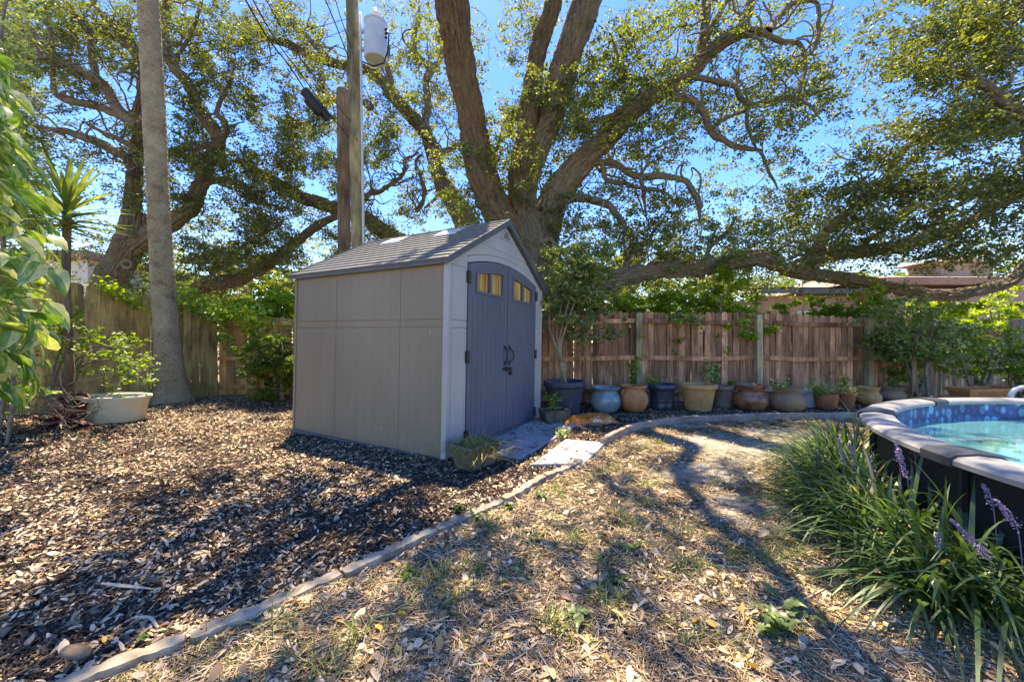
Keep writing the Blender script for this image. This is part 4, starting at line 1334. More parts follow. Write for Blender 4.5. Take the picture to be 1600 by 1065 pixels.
BG = [(60, 19, 5.2, 1.5, 2.4, 'olive green background tree low on the far left behind the yucca'), (160, 21, 5.0, 1.6, 2.2, 'yellow green background tree behind the leaning oak trunk'), (300, 17, 5.4, 1.6, 2.3, 'light green background tree between palm trunk and low oak limb'),
      (410, 16, 5.0, 1.4, 2.0, 'light green background tree just left of the shed'), (520, 20, 6.5, 2, 2.6, 'pale background tree behind the two utility poles'), (640, 22, 6.3, 2, 2.8, 'pale background tree above the left part of the shed roof'), 
      (930, 17, 5.6, 1.8, 2.2, 'yellow green background tree just right of the big oak trunk'), (1030, 19, 6.2, 1.8, 2.5, 'bright yellow green background tree above the long low limb'), (1130, 21, 6.4, 2, 2.6, 'yellow green background tree above the first fence post pair'), (1230, 24, 6.8, 2.2, 2.8, 'yellow green background tree above the left end of the tan house'),
      (1330, 25, 6.0, 2.6, 2.4, 'bright background tree above the middle of the tan house'), (1450, 26, 6.9, 3, 3, 'bright yellow background tree behind the tan house roof'), (1570, 27, 7.2, 3, 3, 'yellow green background tree at the right edge behind the house')]
for px, Y, zt, zl, rd, lb in BG:
    bgtree(px, Y, zt, zl, rd, lb)
o_ = empty('far_hedge', (0, 30, 0), 0, None, None)
bpy.data.objects.remove(o_)
# far tree line closes the horizon
k = 4200
th_ = R.uniform(-1.15, 1.25, k)
hc = np.stack([np.tan(th_) * 34, np.full(k, 34.) + R.uniform(-2, 2, k), R.uniform(0, 1, k) ** .8 * (3.6 + 1.2 * vnoise(th_ * 9, th_ * 0 + 3))], 1)
hc = np.repeat(hc, 12, 0) + R.normal(size=(k * 12, 3)) * [.5, .5, .3]
Vv, Ff = leafs(hc, .34, .2)
tag(mesh('far_treeline', Vv, Ff, M['farleaf'], tint=np.repeat(R.beta(2, 2.5, len(hc)), 2)), 'distant green tree line along the horizon beyond the fences and houses', 'tree line', kind='stuff')

# ------------------------------------------------------------------ shrubs over the fence
def shrub(px, Y, h, rx, label, leaf='shrub', n=4200, L_=.1, W_=.045, name='shrub', zlow=.2, ncl=46, cat='shrub'):
    x = (px - 800) / FPX * Y
    T = Tree(name, label, cat, (x, Y, 0), M['twig'], M[leaf])
    for q_ in range(4):
        a_ = R.uniform(0, 6.28)
        T.limb3(np.array([(x + R.uniform(-.15, .15), Y + R.uniform(-.1, .1), -.05), (x + math.cos(a_) * rx * .25, Y + math.sin(a_) * .15, h * .45), (x + math.cos(a_) * rx * .5, Y + math.sin(a_) * .3, h * .8)]), np.array([.03, .022, .012]), 'stem', seed=q_)
    c = R.normal(size=(ncl, 3)); c /= np.linalg.norm(c, axis=1)[:, None]
    c *= (R.random(ncl) ** .45)[:, None]
    c = c * [rx, min(rx, .55), (h - zlow) / 2] + [x, Y, (h + zlow) / 2]
    T.grow(c, maxr=.015)
    T.foliage(c, int(n * 2.3) // ncl, .1 + rx * .06, L_, W_, 'foliage', up=.9)
    return T


for px, Y, h, rx, lb in [(975, 7.9, 2.4, .8, 'low bright shrub behind the fence just right of the potted tree'), (1060, 7.9, 2.45, .8, 'bright green shrub cresting the fence left of its middle post'), (1130, 7.85, 2.65, .8, 'tallest bright shrub cresting the fence near its middle post'),
                         (1200, 8.3, 2.2, .9, 'darker shrub above the fence in front of the house corner'), (1290, 8.3, 2.35, .95, 'shrub above the fence in front of the tan house wall'), (1365, 8.1, 2.35, .75, 'feathery yellow green shrub above the last tall fence post'), (1475, 9.0, 2.45, 1.1, 'leafy shrub behind the sagging grey fence'), (1570, 9.4, 2.45, 1.1, 'shrub behind the grey gate at the right edge')]:
    shrub(px, Y, h, rx, lb, 'bright' if px not in (1200, 1290) else 'shrub', 5200)
# tall spindly shrub in front of the right fence
shrub(1440, 7.1, 1.95, 1.15, 'tall loose yellow leaved shrub in front of the right end of the fence', 'pale', 2300, .09, .045, 'spindly_shrub', .55, 42)
shrub(1530, 7.3, 1.4, .8, 'thin green shrub growing from the long terracotta tray', 'shrub', 1300, .08, .035, 'thin_shrub', .3, 30)
shrub(1605, 7.2, 1.3, .4, 'small bush at the right edge beside the dark gate post', 'shrub', 700, .08, .04, 'small_bush', .3, 18)
# left mass between brown fence and shed
shrub(437, 7.5, 1.35, .5, 'dark drooping plant against the brown fence left of the shed', 'shrub', 2200, .13, .035, 'drooping_plant', .1, 34)
shrub(425, 8.9, 2.5, .8, 'bright ferny shrub rising above the fence just left of the shed', 'bright', 3400, .14, .04, 'ferny_shrub', 1.4, 40)
shrub(300, 9.4, 2.35, 1.1, 'low green shrub behind the left fence right of the palm', 'bright', 2900, .11, .05, 'low_shrub', 1.0, 40)
shrub(330, 8.8, 1.0, .5, 'x', 'shrub', 60) if False else None

# ------------------------------------------------------------------ tan house and white house
hs_ = empty('tan_house', (14, 16, 0), 0, 'low tan stucco house with brown roof beyond the right fence', 'house')
hx0 = (1222 - 800) / FPX * 15
MB().box(hx0 - 14, 16, 0, 6, 0, 3.15).build('wall', M['housewall'], hs_)
MB().box(hx0 - 14 - .5, 1.0, -.55, -.5 + .02, 3.2, 3.45).build('fascia', M['trim'], hs_)
MB().box(1.0, 16.4, -1.3, -1.25, 3.45, 3.75).build('fascia', M['fascia'], hs_)
MB().box(1.1, 16, -1.2, .0, 0.0, 3.3).build('porch_wall', M['housewall'], hs_)
MB().add([(hx0 - 14.5, -.55, 3.45), (1.0, -.55, 3.45), (1, 4, 4.0), (hx0 - 14.5, 4, 4.0), (hx0 - 14.5, -.55, 3.4), (1, -.55, 3.4)], [(0, 1, 2, 3), (4, 5, 1, 0)]).build('roof', M['houseroof'], hs_)
MB().add([(1.0, -1.3, 3.75), (16.4, -1.3, 3.75), (14, 4, 4.7), (3, 4, 4.7), (1, 6, 3.75), (16.4, 6, 3.75)], [(0, 1, 2, 3), (3, 2, 5, 4), (0, 3, 4), (1, 5, 2)]).build('roof', M['houseroof'], hs_)
MB().add([(7.6, 3, 5.3), (11.5, 3, 5.3), (9.7, 3.6, 5.8), (7.6, 5, 5.3), (11.5, 5, 5.3)], [(0, 1, 2), (0, 2, 3), (1, 4, 2), (3, 2, 4), (0, 3, 4, 1)]).build('upper_roof', M['houseroof'], hs_)
MB().box(8.4, 11.1, 3.2, 4.8, 4.3, 5.3).build('upper_wall', M['housewall'], hs_)
for wx in (-1.6, 3.4, 7.5):
    y_ = 0 if wx < 1 else -1.2
    fw = MB().box(wx, wx + 1.3, y_ - .04, y_ - .005, 1.3, 2.5).build('window', M['whitewall'], hs_)
    MB().box(wx + .06, wx + 1.24, y_ - .055, y_ - .042, 1.36, 2.44).build('pane', M['glass'], fw)
wh = empty('white_house', tuple(P(100, 590, 14) * [1, 1, 0]), 0, 'pale white house corner glimpsed behind the left fence under the yucca', 'house')
MB().box(-3.5, .9, 0, 5, 0, 4.3).build('wall', M['whitewall'], wh)
MB().box(-3.9, 1.3, -.45, 5.4, 4.3, 4.55).build('roof', M['houseroof'], wh)
fw = MB().box(-.9, .1, -.05, -.003, 2.6, 3.8).build('window', M['trim'], wh)
MB().box(-.84, .04, -.065, -.052, 2.66, 3.74).build('pane', M['glass'], fw)

# ------------------------------------------------------------------ palm trunk
pal = empty('palm_tree', tuple(G(268, 628)), 0, 'smooth grey palm trunk with flared base in front of the left fence', 'palm tree')
pb = G(268, 628)
Yp = pb[1]
pp = [(270, 640, Yp), (269, 618, Yp), (266, 590, Yp), (262, 540, Yp), (256, 460, Yp - .02), (251, 380, Yp - .04), (246, 280, Yp - .06), (240, 160, Yp - .1), (235, 60, Yp - .14), (231, -20, Yp - .2), (226, -160, Yp - .25), (222, -320, Yp - .3)]
ww = [72, 62, 52, 46, 41, 39, 38, 38, 37, 36, 34, 30]
Wp = np.array([P(*p) for p in pp]); rr = np.array([w / 2 / FPX * p[2] / math.hypot(1, (p[0] - 800) / FPX) for w, p in zip(ww, pp)])
q = crom(np.column_stack([Wp, rr]), .03)


def palm_d(u, v, r):
    root = np.exp(-v * 3.5) * .06 * np.sin(u * 14 + 1)
    return .006 * np.sin(v * 55 + 4 * vnoise(u * 3, v * .8)) * .5 + .012 * (fbm(u * 6, v * 4, 2) - .5) + .05 * (vnoise(v * 1.5, v * 0 + 2.) - .5) * r + root


Vv, Ff, UV = tube(q[:, :3], q[:, 3], 56, palm_d)
mesh('trunk', Vv - pb, Ff, M['palm'], pal, smooth=True, uv=UV)
top = q[-1, :3]
for k in range(16):
    a_ = k * 2.4; e0 = R.uniform(.1, 1.1)
    L0 = 2.2
    d = np.array([math.cos(a_) * math.cos(e0), math.sin(a_) * math.cos(e0), math.sin(e0)])
    t_ = np.linspace(0, 1, 16)[:, None]
    sp = top + d * L0 * t_ + np.array([0, 0, -1.0]) * t_ ** 2 * 1.1
    side = np.array([-math.sin(a_), math.cos(a_), 0])
    rt = np.repeat(sp[2:], 2, 0); sg = np.tile([1., -1.], len(sp) - 2)[:, None]
    dd = side * sg * .8 + d * .5 + np.array([0, 0, -.25]); dd /= np.linalg.norm(dd, axis=1)[:, None]
    Lf = np.repeat(.55 * np.sin(np.linspace(.25, 3.0, len(sp) - 2)) + .12, 2)
    V2, F2 = ribbons(rt, dd, Lf, np.full(len(rt), .035), np.full(len(rt), .3), 3)
    V1, F1, _ = tube(sp, np.linspace(.02, .004, 16), 4)
    Vj, Fj = join([(V1, F1), (V2, F2)])
    mesh('frond', Vj - pb, Fj, M['blade'], pal, tint=R.random(len(Fj)))

# ------------------------------------------------------------------ utility poles, can, wires
pb = P(560, 600, 9.4) * [1, 1, 0]
up_ = empty('utility_pole', tuple(pb), 0, 'tall greenish wooden utility pole with a grey conduit', 'utility pole')
Vv, Ff, UV = tube(crom(np.array([(*P(561, 607, 9.4), .185), (*P(560, 380, 9.4), .18), (*P(555, 190, 9.4), .165), (*P(550, 0, 9.4), .15), (*P(547, -110, 9.4), .14)]), .12)[:, :3], np.linspace(.185, .14, len(crom(np.array([(*P(561, 607, 9.4), .185), (*P(560, 380, 9.4), .18), (*P(555, 190, 9.4), .165), (*P(550, 0, 9.4), .15), (*P(547, -110, 9.4), .14)]), .12))), 28)
mesh('shaft', Vv - pb, Ff, M['pole'], up_, smooth=True)
MB().tube([tuple(P(568 - (y < 300) * 0 + (380 - y) * -.014, y, 9.2) - pb) for y in (600, 380, 250, 150, 60, 20)], .03, 8).build('conduit', M['galv'], up_, smooth=True)
MB().box(-1.2, 1.2, -.06, .06, -.06, .06).build('crossarm', M['pole'], up_).location = tuple(P(549, -70, 9.2) - pb)
sb = P(538, 600, 9.9) * [1, 1, 0]
sp_ = empty('cut_pole', tuple(sb), 0, 'short sawn off brown wooden pole left of the tall utility pole', 'pole')
Vv, Ff, UV = tube(np.array([P(539, 600, 9.9), P(538, 400, 9.9), P(537, 270, 9.9), P(535, 141, 9.9)]), np.array([.175, .165, .155, .145]), 24)
mesh('shaft', Vv - sb, Ff, M['oldpole'], sp_, smooth=True)
MB().lathe([(0, 0), (.14, 0), (.12, .02), (0, .025)], 20).build('pole_top', M['oldpole'], sp_).location = tuple(P(535, 141, 9.9) - sb)
tc_ = P(587, 95, 9.25)
tr = empty('transformer', tuple(tc_), 0, 'pale grey cylindrical transformer can hung on the tall pole', 'transformer')
MB().lathe([(0, 0), (.23, 0), (.26, .015), (.27, .05), (.27, .88), (.285, .89), (.285, .93), (.25, .96), (0, .98)], 40).build('tank', M['galv'], tr)
MB().tube([(.0, 0, 1.04), (.0, 0, 1.3)], .04, 10).lathe([(0, 1.1), (.07, 1.1), (.07, 1.13), (0, 1.13)], 12).lathe([(0, 1.18), (.07, 1.18), (.07, 1.21), (0, 1.21)], 12).build('bushing', M['galv'], tr, smooth=True)
MB().box(-.42, -.2, -.04, .04, .25, .32).box(-.42, -.2, -.04, .04, .7, .77).build('bracket', M['galv'], tr)
MB().tube([(.27, -.05, .75), (.36, -.08, .6), (.35, -.1, .2), (.25, -.12, -.15), (.0, -.14, -.25), (-.3, -.1, -.1)], .018, 8).build('cable_loop', M['cable'], tr, smooth=True)
for zz in (.72, .62, .52):
    MB().tube([(.27, -.06, zz), (.31, -.08, zz)], .028, 8).build('terminal', M['cable'], tr)


def wire(pts, r, label, name='cable', sag=0.0, cat='cable'):
    w = np.array([P(*p) for p in pts])
    q = crom(w, .25) if len(w) > 2 else crom(w, .4)
    if sag:
        u = np.linspace(0, 1, len(q)); q[:, 2] -= sag * 4 * u * (1 - u)
    Vv, Ff, _ = tube(q, np.full(len(q), r), 6)
    return tag(mesh(name, Vv, Ff, M['cable'], smooth=True), label, cat)


wire([(372, -20, 6.0), (420, 62, 7.0), (450, 100, 7.8), (474, 137, 8.5)], .016, 'thickest black cable running from the top edge to the left end of the splice case')
wire([(384, -20, 6.0), (432, 65, 7.0), (470, 115, 7.8), (505, 165, 8.6), (545, 215, 9.2)], .012, 'black cable passing just above the splice case to the tall pole')
wire([(405, -20, 6.2), (455, 70, 7.4), (500, 130, 8.4), (548, 190, 9.25)], .01, 'thinner black cable nearest the tall pole above the splice case')
wire([(500, -20, 7.0), (525, 40, 8.2), (545, 92, 9.2)], .013, 'black cable dropping from the top edge to the tall pole beside the transformer')
wire([(518, -20, 7.4), (533, 30, 8.4), (549, 75, 9.2)], .01, 'thin black cable closest to the transformer at the top edge')
wire([(558, 110, 9.2), (600, 200, 10.5), (640, 290, 12)], .008, 'thin wire going down right from the transformer behind the pale limb', sag=.05)
wire([(556, 215, 9.2), (575, 265, 10), (600, 320, 11)], .008, 'thin short wire going down right from the tall pole towards the roof')
wire([(-30, 112, 8.0), (240, 83, 8.6), (400, 62, 9.0), (548, 28, 9.3)], .007, 'thin wire crossing high behind the palm trunk', sag=.1)
wire([(-30, 190, 8.0), (140, 165, 8.3), (330, 115, 8.8), (548, 45, 9.3)], .007, 'thin wire crossing in the middle behind the palm trunk', sag=.05)
wire([(-30, 252, 9.5), (140, 240, 9.7), (350, 212, 10), (535, 180, 9.95)], .007, 'lowest of the thin wires behind the palm trunk', sag=.05)
# splice case
a = P(474, 140, 8.5); b = P(518, 190, 8.9)
dv = Vector(b - a); mid_ = (a + b) / 2
sc_ = empty('splice_case', tuple(mid_), 0, 'black plastic splice case hanging on the cables left of the poles', 'splice case')
ln = dv.length
mb = MB().box(-ln * .5, ln * .42, -.1, .1, -.09, .07).box(-ln * .3, ln * .2, -.11, .11, -.16, -.085)
c1 = mb.build('case', M['black'], sc_, bevel=.025)
c1.rotation_euler = dv.to_track_quat('X', 'Z').to_euler()
mb = MB()
for k in range(7):
    x_ = R.uniform(-.1, .25)
    mb.tube([(x_, R.uniform(-.05, .05), -.1), (x_ + R.uniform(-.05, .1), R.uniform(-.1, .1), -.28), (x_ + R.uniform(-.15, .15), R.uniform(-.1, .1), -.42 - R.random() * .15)], .008, 5)
mb.build('loose_wires', M['cable'], sc_)

# ------------------------------------------------------------------ pots
def potmat(name, c1, c2, scale=5, rough=.75, spec=.3, bstr=.25):
    m, t = nm(name)
    v = coords(t, 'Object')
    col = ramp(t, noise(t, v, scale, 5, .6), [(.35, c1), (.65, c2)])
    st = ramp(t, noise(t, coords(t, 'Object', (3, 3, 1.2)), 2.3, 8, .72), [(.6, (0, 0, 0)), (.74, (.3, .3, .3))])
    col = mixc(t, st, col, (.42, .36, .27))
    gr = ramp(t, noise(t, v, 7, 7, .7), [(.6, (0, 0, 0)), (.7, (.35, .35, .35))])
    col = mixc(t, gr, col, tuple(x * .35 for x in c1))
    return finish(m, t, col, rough, noise(t, v, 40, 4), bstr, .005, spec)


PM = {'terra': potmat('terracotta', (.42, .16, .055), (.62, .29, .12)), 'tan': potmat('tan_terracotta', (.46, .23, .08), (.62, .35, .15)), 'rust': potmat('mottled_terracotta', (.12, .045, .03), (.46, .2, .09), 7, .35, .5),
      'blue': potmat('blue_glaze', (.1, .17, .19), (.27, .36, .37), 4, .25, .5), 'black': potmat('charcoal_plastic', (.045, .05, .075), (.06, .065, .09), 3, .45), 'black2': potmat('blue_black_glaze', (.02, .025, .04), (.05, .06, .085), 8, .35, .5),
      'brown': potmat('brown_clay', (.2, .12, .08), (.3, .2, .14)), 'white': potmat('white_plastic', (.6, .6, .58), (.72, .72, .7), 4, .4), 'dark': potmat('dark_terracotta', (.3, .1, .045), (.46, .19, .09)),
      'moss': potmat('mossy_concrete', (.07, .062, .042), (.18, .155, .11), 7, .95, bstr=.8), 'cream': potmat('cream_plastic', (.5, .48, .38), (.64, .62, .5), 3, .6), 'mottle': potmat('weathered_terracotta', (.22, .17, .12), (.5, .27, .11), 4)}
POTS = {
    'taper': lambda r, h: [(0, 0), (r * .66, 0), (r * .69, h * .04), (r * .9, h * .8), (r * .96, h * .82), (r * 1.0, h * .86), (r, h * .97), (r * .97, h), (r * .9, h), (r * .87, h * .93), (r * .84, h * .86)],
    'olla': lambda r, h: [(0, 0), (r * .55, 0), (r * .8, h * .12), (r * .97, h * .33), (r, h * .48), (r * .93, h * .66), (r * .78, h * .8), (r * .76, h * .86), (r * .88, h * .95), (r * .96, h * .975), (r * .95, h), (r * .86, h), (r * .7, h * .88), (r * .7, h * .82)],
    'neck': lambda r, h: [(0, 0), (r * .6, 0), (r * .86, h * .14), (r, h * .34), (r * .97, h * .52), (r * .82, h * .66), (r * .74, h * .72), (r * .78, h * .8), (r * .9, h * .97), (r * .9, h), (r * .84, h), (r * .72, h * .82), (r * .68, h * .74)],
    'bowl': lambda r, h: [(0, 0), (r * .5, 0), (r * .8, h * .25), (r * .97, h * .6), (r, h * .9), (r * .98, h), (r * .9, h), (r * .88, h * .85)],
    'ring': lambda r, h: [(0, 0), (r * .7, 0), (r * .74, h * .3), (r * .78, h * .34), (r * .76, h * .38), (r * .82, h * .74), (r * .98, h * .84), (r, h * .92), (r * .96, h), (r * .86, h), (r * .8, h * .86)],
}


def pot(name, px, py, wpx, hpx, style, mat, label, ribs=None, handles=False, tilt=0, cat='pot', fill=.86):
    g = G(px, py)
    r = wpx / 2 / FPX * g[1] / math.hypot(1, (px - 800) / FPX * .8); h = hpx / FPX * g[1] * 1.0
    g[1] += r * .55; g[0] = (px - 800) / FPX * g[1]
    root = empty(name, tuple(g), R.uniform(0, 6), label, cat, 'pots lined up along the rear fence')
    prof = POTS[style](r, h)
    q = crom(np.array([(a_, 0, b_) for a_, b_ in prof]), .012)
    prof2 = [(max(a_[0], 0), a_[2]) for a_ in q]
    bd = MB().lathe(prof2, 48).build('body', PM[mat], root, smooth=True)
    ir = prof[-1][0]
    MB().lathe([(0, h * fill + .008), (ir * .5, h * fill + .012), (ir + .006, h * fill)], 24).build('soil', M['dirt'], root, smooth=True)
    if handles:
        for s_ in (-1, 1):
            MB().tube([tuple(p) for p in crom(np.array([(s_ * r * .9, 0, h * .62), (s_ * r * 1.1, 0, h * .68), (s_ * r * 1.08, 0, h * .82), (s_ * r * .84, 0, h * .84)]), .02)], .014, 8).build('handle', PM[mat], root, smooth=True)
    root.rotation_euler = (tilt, 0, root.rotation_euler[2] if not handles else .5)
    return root, g, h, r


def rootz(p, f=.86):
    return np.array([p[1][0], p[1][1], p[2] * f])


def sprout(name, base, n, L, W, label, mat='shrub', stems=3, hgt=.35, droop=.15, spread=.1, cat='plant', leafL=.07, tb=0.):
    """stems with leaves"""
    root = empty(name, tuple(base), 0, label, cat)
    for k in range(stems):
        a_ = R.uniform(0, 6.28)
        hh = hgt * R.uniform(.6, 1)
        pts = crom(np.array([(R.uniform(-.02, .02), R.uniform(-.02, .02), -.02), (math.cos(a_) * spread * .4, math.sin(a_) * spread * .4, hh * .5), (math.cos(a_) * spread, math.sin(a_) * spread, hh), (math.cos(a_) * spread * 1.4, math.sin(a_) * spread * 1.4, hh * (1 - droop))]), .03)
        MB().tube([tuple(p) for p in pts], .004, 5).build('stem', M['blade'], root)
        idx = R.integers(len(pts) // 4, len(pts), int(n * 1.9) // stems)
        C = pts[idx] + R.normal(size=(len(idx), 3)) * leafL * .45
        V_, F_ = leafs(C, leafL, leafL * .45, up=.6)
        tag(mesh('leaves', V_, F_, M[mat], root, tint=np.repeat(np.clip(R.random(len(idx)) + tb, 0, 1), 2)), kind='stuff')
    return root


def tuft(name, base, n, L, W, label, mat='pale', spread=.08, droop=.5, cat='plant', up=1.0, upr=None):
    root = np.column_stack([base[0] + R.normal(size=n) * spread, base[1] + R.normal(size=n) * spread, np.full(n, base[2])])
    d = R.normal(size=(n, 3)); d[:, 2] = np.abs(d[:, 2]) + up
    d /= np.linalg.norm(d, axis=1)[:, None]
    V_, F_ = ribbons(root, d, L * R.uniform(.5, 1.1, n), W * R.uniform(.7, 1.2, n), droop * R.uniform(.4, 1.3, n), 5)
    o = mesh(name, V_ - base, F_, M[mat], tint=np.repeat(R.random(n), 5))
    o.location = tuple(base)
    return tag(o, label, cat)


p1 = pot('black_planter', 882, 650, 67, 54, 'taper', 'black', 'large charcoal plastic planter holding the small tree beside the shed')
p3 = pot('blue_pot', 946, 646, 48, 40, 'olla', 'blue', 'blue glazed round pot behind the torn orange mulch bag')
p3b = pot('terracotta_pot', 940, 636, 34, 33, 'taper', 'terra', 'orange pot mostly hidden behind the blue glazed pot')
p4 = pot('olla_pot', 990, 644, 46, 41, 'olla', 'terra', 'round terracotta pot with ear handles between blue and black pots', handles=True)
p5 = pot('ringed_black_pot', 1034, 641, 48, 40, 'ring', 'black2', 'blue black ringed pot left of the big tan flowerpot')
p6 = pot('tan_flowerpot', 1091, 643, 59, 42, 'taper', 'tan', 'biggest plain tan flowerpot in front of the fence')
p7 = pot('brown_pot', 1130, 637, 38, 34, 'ring', 'brown', 'brown clay pot half hidden behind the big tan flowerpot')
p8 = pot('mottled_pot', 1173, 642, 53, 40, 'neck', 'rust', 'glossy red brown mottled pot with flared neck')
p9 = pot('wide_pot', 1231, 644, 56, 38, 'neck', 'mottle', 'wide weathered orange and grey pot between mottled pot and white pot')
p10 = pot('white_pot', 1263, 637, 31, 28, 'taper', 'white', 'small white plastic pot with tapered sides')
p11 = pot('dark_bowl', 1291, 641, 37, 26, 'bowl', 'dark', 'dark terracotta bowl under the feathery pale grass right of the white pot')
p12 = pot('dark_flowerpot', 1323, 638, 30, 24, 'taper', 'dark', 'small dark terracotta flowerpot right of the dark bowl')
p13 = pot('tan_necked_pot', 1357, 633, 40, 28, 'neck', 'tan', 'tan pot with wide flared rim left of the pool')
p14 = pot('broad_brown_pot', 1395, 629, 50, 24, 'neck', 'mottle', 'broad brown pot with a small light green plant near the pool')
p15 = pot('small_terracotta_pot', 1417, 624, 24, 20, 'taper', 'dark', 'small reddish pot behind the broad brown pot')
# long tray
g = P(1534, 600, 6.9); g[2] = 0
tr_ = empty('terracotta_tray', tuple(g), .1, 'long terracotta window box on the ground behind the pool', 'planter')
MB().add([(-.42, -.12, 0), (.42, -.12, 0), (.42, .12, 0), (-.42, .12, 0), (-.52, -.17, .3), (.52, -.17, .3), (.52, .17, .3), (-.52, .17, .3)], [(3, 2, 1, 0), (0, 1, 5, 4), (1, 2, 6, 5), (2, 3, 7, 6), (3, 0, 4, 7)]).build('body', PM['terra'], tr_)
mb = MB()
for a_, b_, c2, d_ in ((-.55, .55, -.2, -.16), (-.55, .55, .16, .2), (-.55, -.5, -.159, .159), (.5, .55, -.159, .159)): mb.box(a_, b_, c2, d_, .27, .33)
mb.build('rim', PM['terra'], tr_)
MB().box(-.49, .49, -.155, .155, .2, .27).build('soil', M['dirt'], tr_)


def trough(name, px, py, wpx, h, label, mat='moss', rz=0.3, dep=.75):
    g = G(px, py); w = wpx / FPX * g[1]
    g[1] += w * dep * .5; g[0] = (px - 800) / FPX * g[1]
    r_ = empty(name, tuple(g), rz, label, 'planter')
    a_, b_ = w / 2, w * dep / 2
    k_ = .78
    V_ = [(-a_ * k_, -b_ * k_, 0), (a_ * k_, -b_ * k_, 0), (a_ * k_, b_ * k_, 0), (-a_ * k_, b_ * k_, 0), (-a_, -b_, h), (a_, -b_, h), (a_, b_, h), (-a_, b_, h), (-a_ * .84, -b_ * .8, h), (a_ * .84, -b_ * .8, h), (a_ * .84, b_ * .8, h), (-a_ * .84, b_ * .8, h), (-a_ * .8, -b_ * .76, h - .05), (a_ * .8, -b_ * .76, h - .05), (a_ * .8, b_ * .76, h - .05), (-a_ * .8, b_ * .76, h - .05)]
    F_ = [(3, 2, 1, 0)]
    for s_ in (0, 4, 8):
        for i in range(4): F_.append((s_ + i, s_ + (i + 1) % 4, s_ + 4 + (i + 1) % 4, s_ + 4 + i))
    mesh('body', V_, F_, PM[mat], r_).modifiers.new('bevel', 'BEVEL').width = .01
    mesh('soil', V_[12:16], [(0, 1, 2, 3)], M['dirt'], r_)
    for s_ in (-1, 1):   # raised swag ornament on the front
        MB().tube([(s_ * a_ * .55 - .05, -b_ * .93, h * .6), (s_ * a_ * .55, -b_ * .9, h * .45), (s_ * a_ * .55 + .05, -b_ * .93, h * .6)], .008, 6).build('ornament', PM[mat], r_)
    return r_, g, h


t1 = trough('stone_planter', 743, 736, 70, .23, 'mossy concrete trough with dry grass at the near corner of the shed', rz=.9, dep=.7)
t2 = trough('corner_planter', 866, 664, 45, .2, 'small concrete trough beside the right edge of the shed doors', rz=.25)
for k, (ox, oy) in enumerate([(-.1, 0), (.05, -.05), (.0, .08)]):
    pass
base = np.array([t1[1][0], t1[1][1], t1[2] - .05])
n = 800
rt = base + R.normal(size=(n, 3)) * [.1, .1, 0]
d = R.normal(size=(n, 3)); d[:, 2] = np.abs(d[:, 2]) * .8 + .3; d /= np.linalg.norm(d, axis=1)[:, None]
V_, F_ = ribbons(rt, d, R.uniform(.1, .34, n), R.uniform(.003, .007, n), R.uniform(.5, 1.7, n), 6)
V_[:, 2] = np.maximum(V_[:, 2], .02)
o = mesh('dry_grass', V_ - base, F_, M['drygrass'], tint=np.repeat(R.random(n), 6)); o.location = tuple(base)
tag(o, 'dry drooping grass spilling over the trough at the shed corner', 'plant')
sprout('seedling', (t2[1][0], t2[1][1], t2[2] - .04), 130, .2, .02, 'small leafy seedlings in the trough right of the shed doors', 'shrub', 6, .26, .1, .12, leafL=.045)

# tree in the black planter
bz = rootz(p1, .84)
TP = Tree('potted_tree', 'small tree with twisted pale stems growing in the charcoal planter', 'tree', tuple(bz), M['palm'], M['olive'])
for k, (ex, ey) in enumerate([(-.05, .02), (.04, -.02), (.0, .04), (.02, 0)]):
    TP.limb3(np.array([bz + [ex, ey, -.02], bz + [-.02 - ex * .5, ey, .3], bz + [ex * 1.2 - .08, -ey, .62], bz + [ex * 3 - .1, ey * 3, .95], bz + [ex * 5, ey * 5, 1.5]]), np.array([.028, .024, .02, .016, .009]), 'stem', seed=k)
cl = []
for _ in range(170):
    px_, py_ = R.normal(900, 32), R.normal(455, 42)
    if 852 < px_ < 965 and 385 < py_ < 535: cl.append(P(px_, py_, R.uniform(5.8, 6.9)))
cl = np.array(cl)
TP.grow(cl, maxr=.012)
TP.foliage(cl, 60, .11, .095, .032, 'crown', tintb=.02, up=.3)

sprout('potted_vine', rootz(p4), 150, .2, .02, 'leggy green plant in the terracotta pot with ear handles', 'shrub', 4, .62, .1, .16, leafL=.06)
sprout('low_weed', np.array([p5[1][0] - .12, p5[1][1] - .05, p5[2] * .88]), 50, .2, .02, 'low weed at the left rim of the ringed black pot', 'shrub', 4, .2, .1, .12, leafL=.06)
sprout('arching_plant', np.array([p7[1][0] - .18, p7[1][1] - .1, p7[2] * .9]), 170, .2, .02, 'arching light green plant between the tan flowerpot and the brown pot', 'pale', 4, .5, .75, .2, leafL=.075)
sprout('small_sprout', rootz(p9) + [-.15, 0, 0], 45, .2, .02, 'small light green sprout in the wide weathered pot', 'pale', 4, .18, .2, .16, leafL=.09)
b11 = np.array([p11[1][0], p11[1][1], p11[2] * .85])
tuft('feathery_grass', b11 + [-.12, 0, 0], 210, .52, .012, 'tall feathery pale grass plant in the dark bowl', 'pale', .07, .6, up=.9)
tuft('pale_grass', np.array([p12[1][0], p12[1][1], p12[2] * .85]), 120, .36, .012, 'shorter pale grass in the small dark flowerpot', 'pale', .05, .7, up=.8)
sprout('leafy_sprig', np.array([p12[1][0] + .12, p12[1][1] + .25, p12[2] * .8]), 80, .2, .02, 'green leafy sprig behind the small dark flowerpot', 'shrub', 3, .42, .1, .1, leafL=.06)
sprout('basil_plant', rootz(p14), 110, .2, .02, 'small bushy light green plant in the broad brown pot', 'pale', 5, .24, .0, .07, leafL=.06)
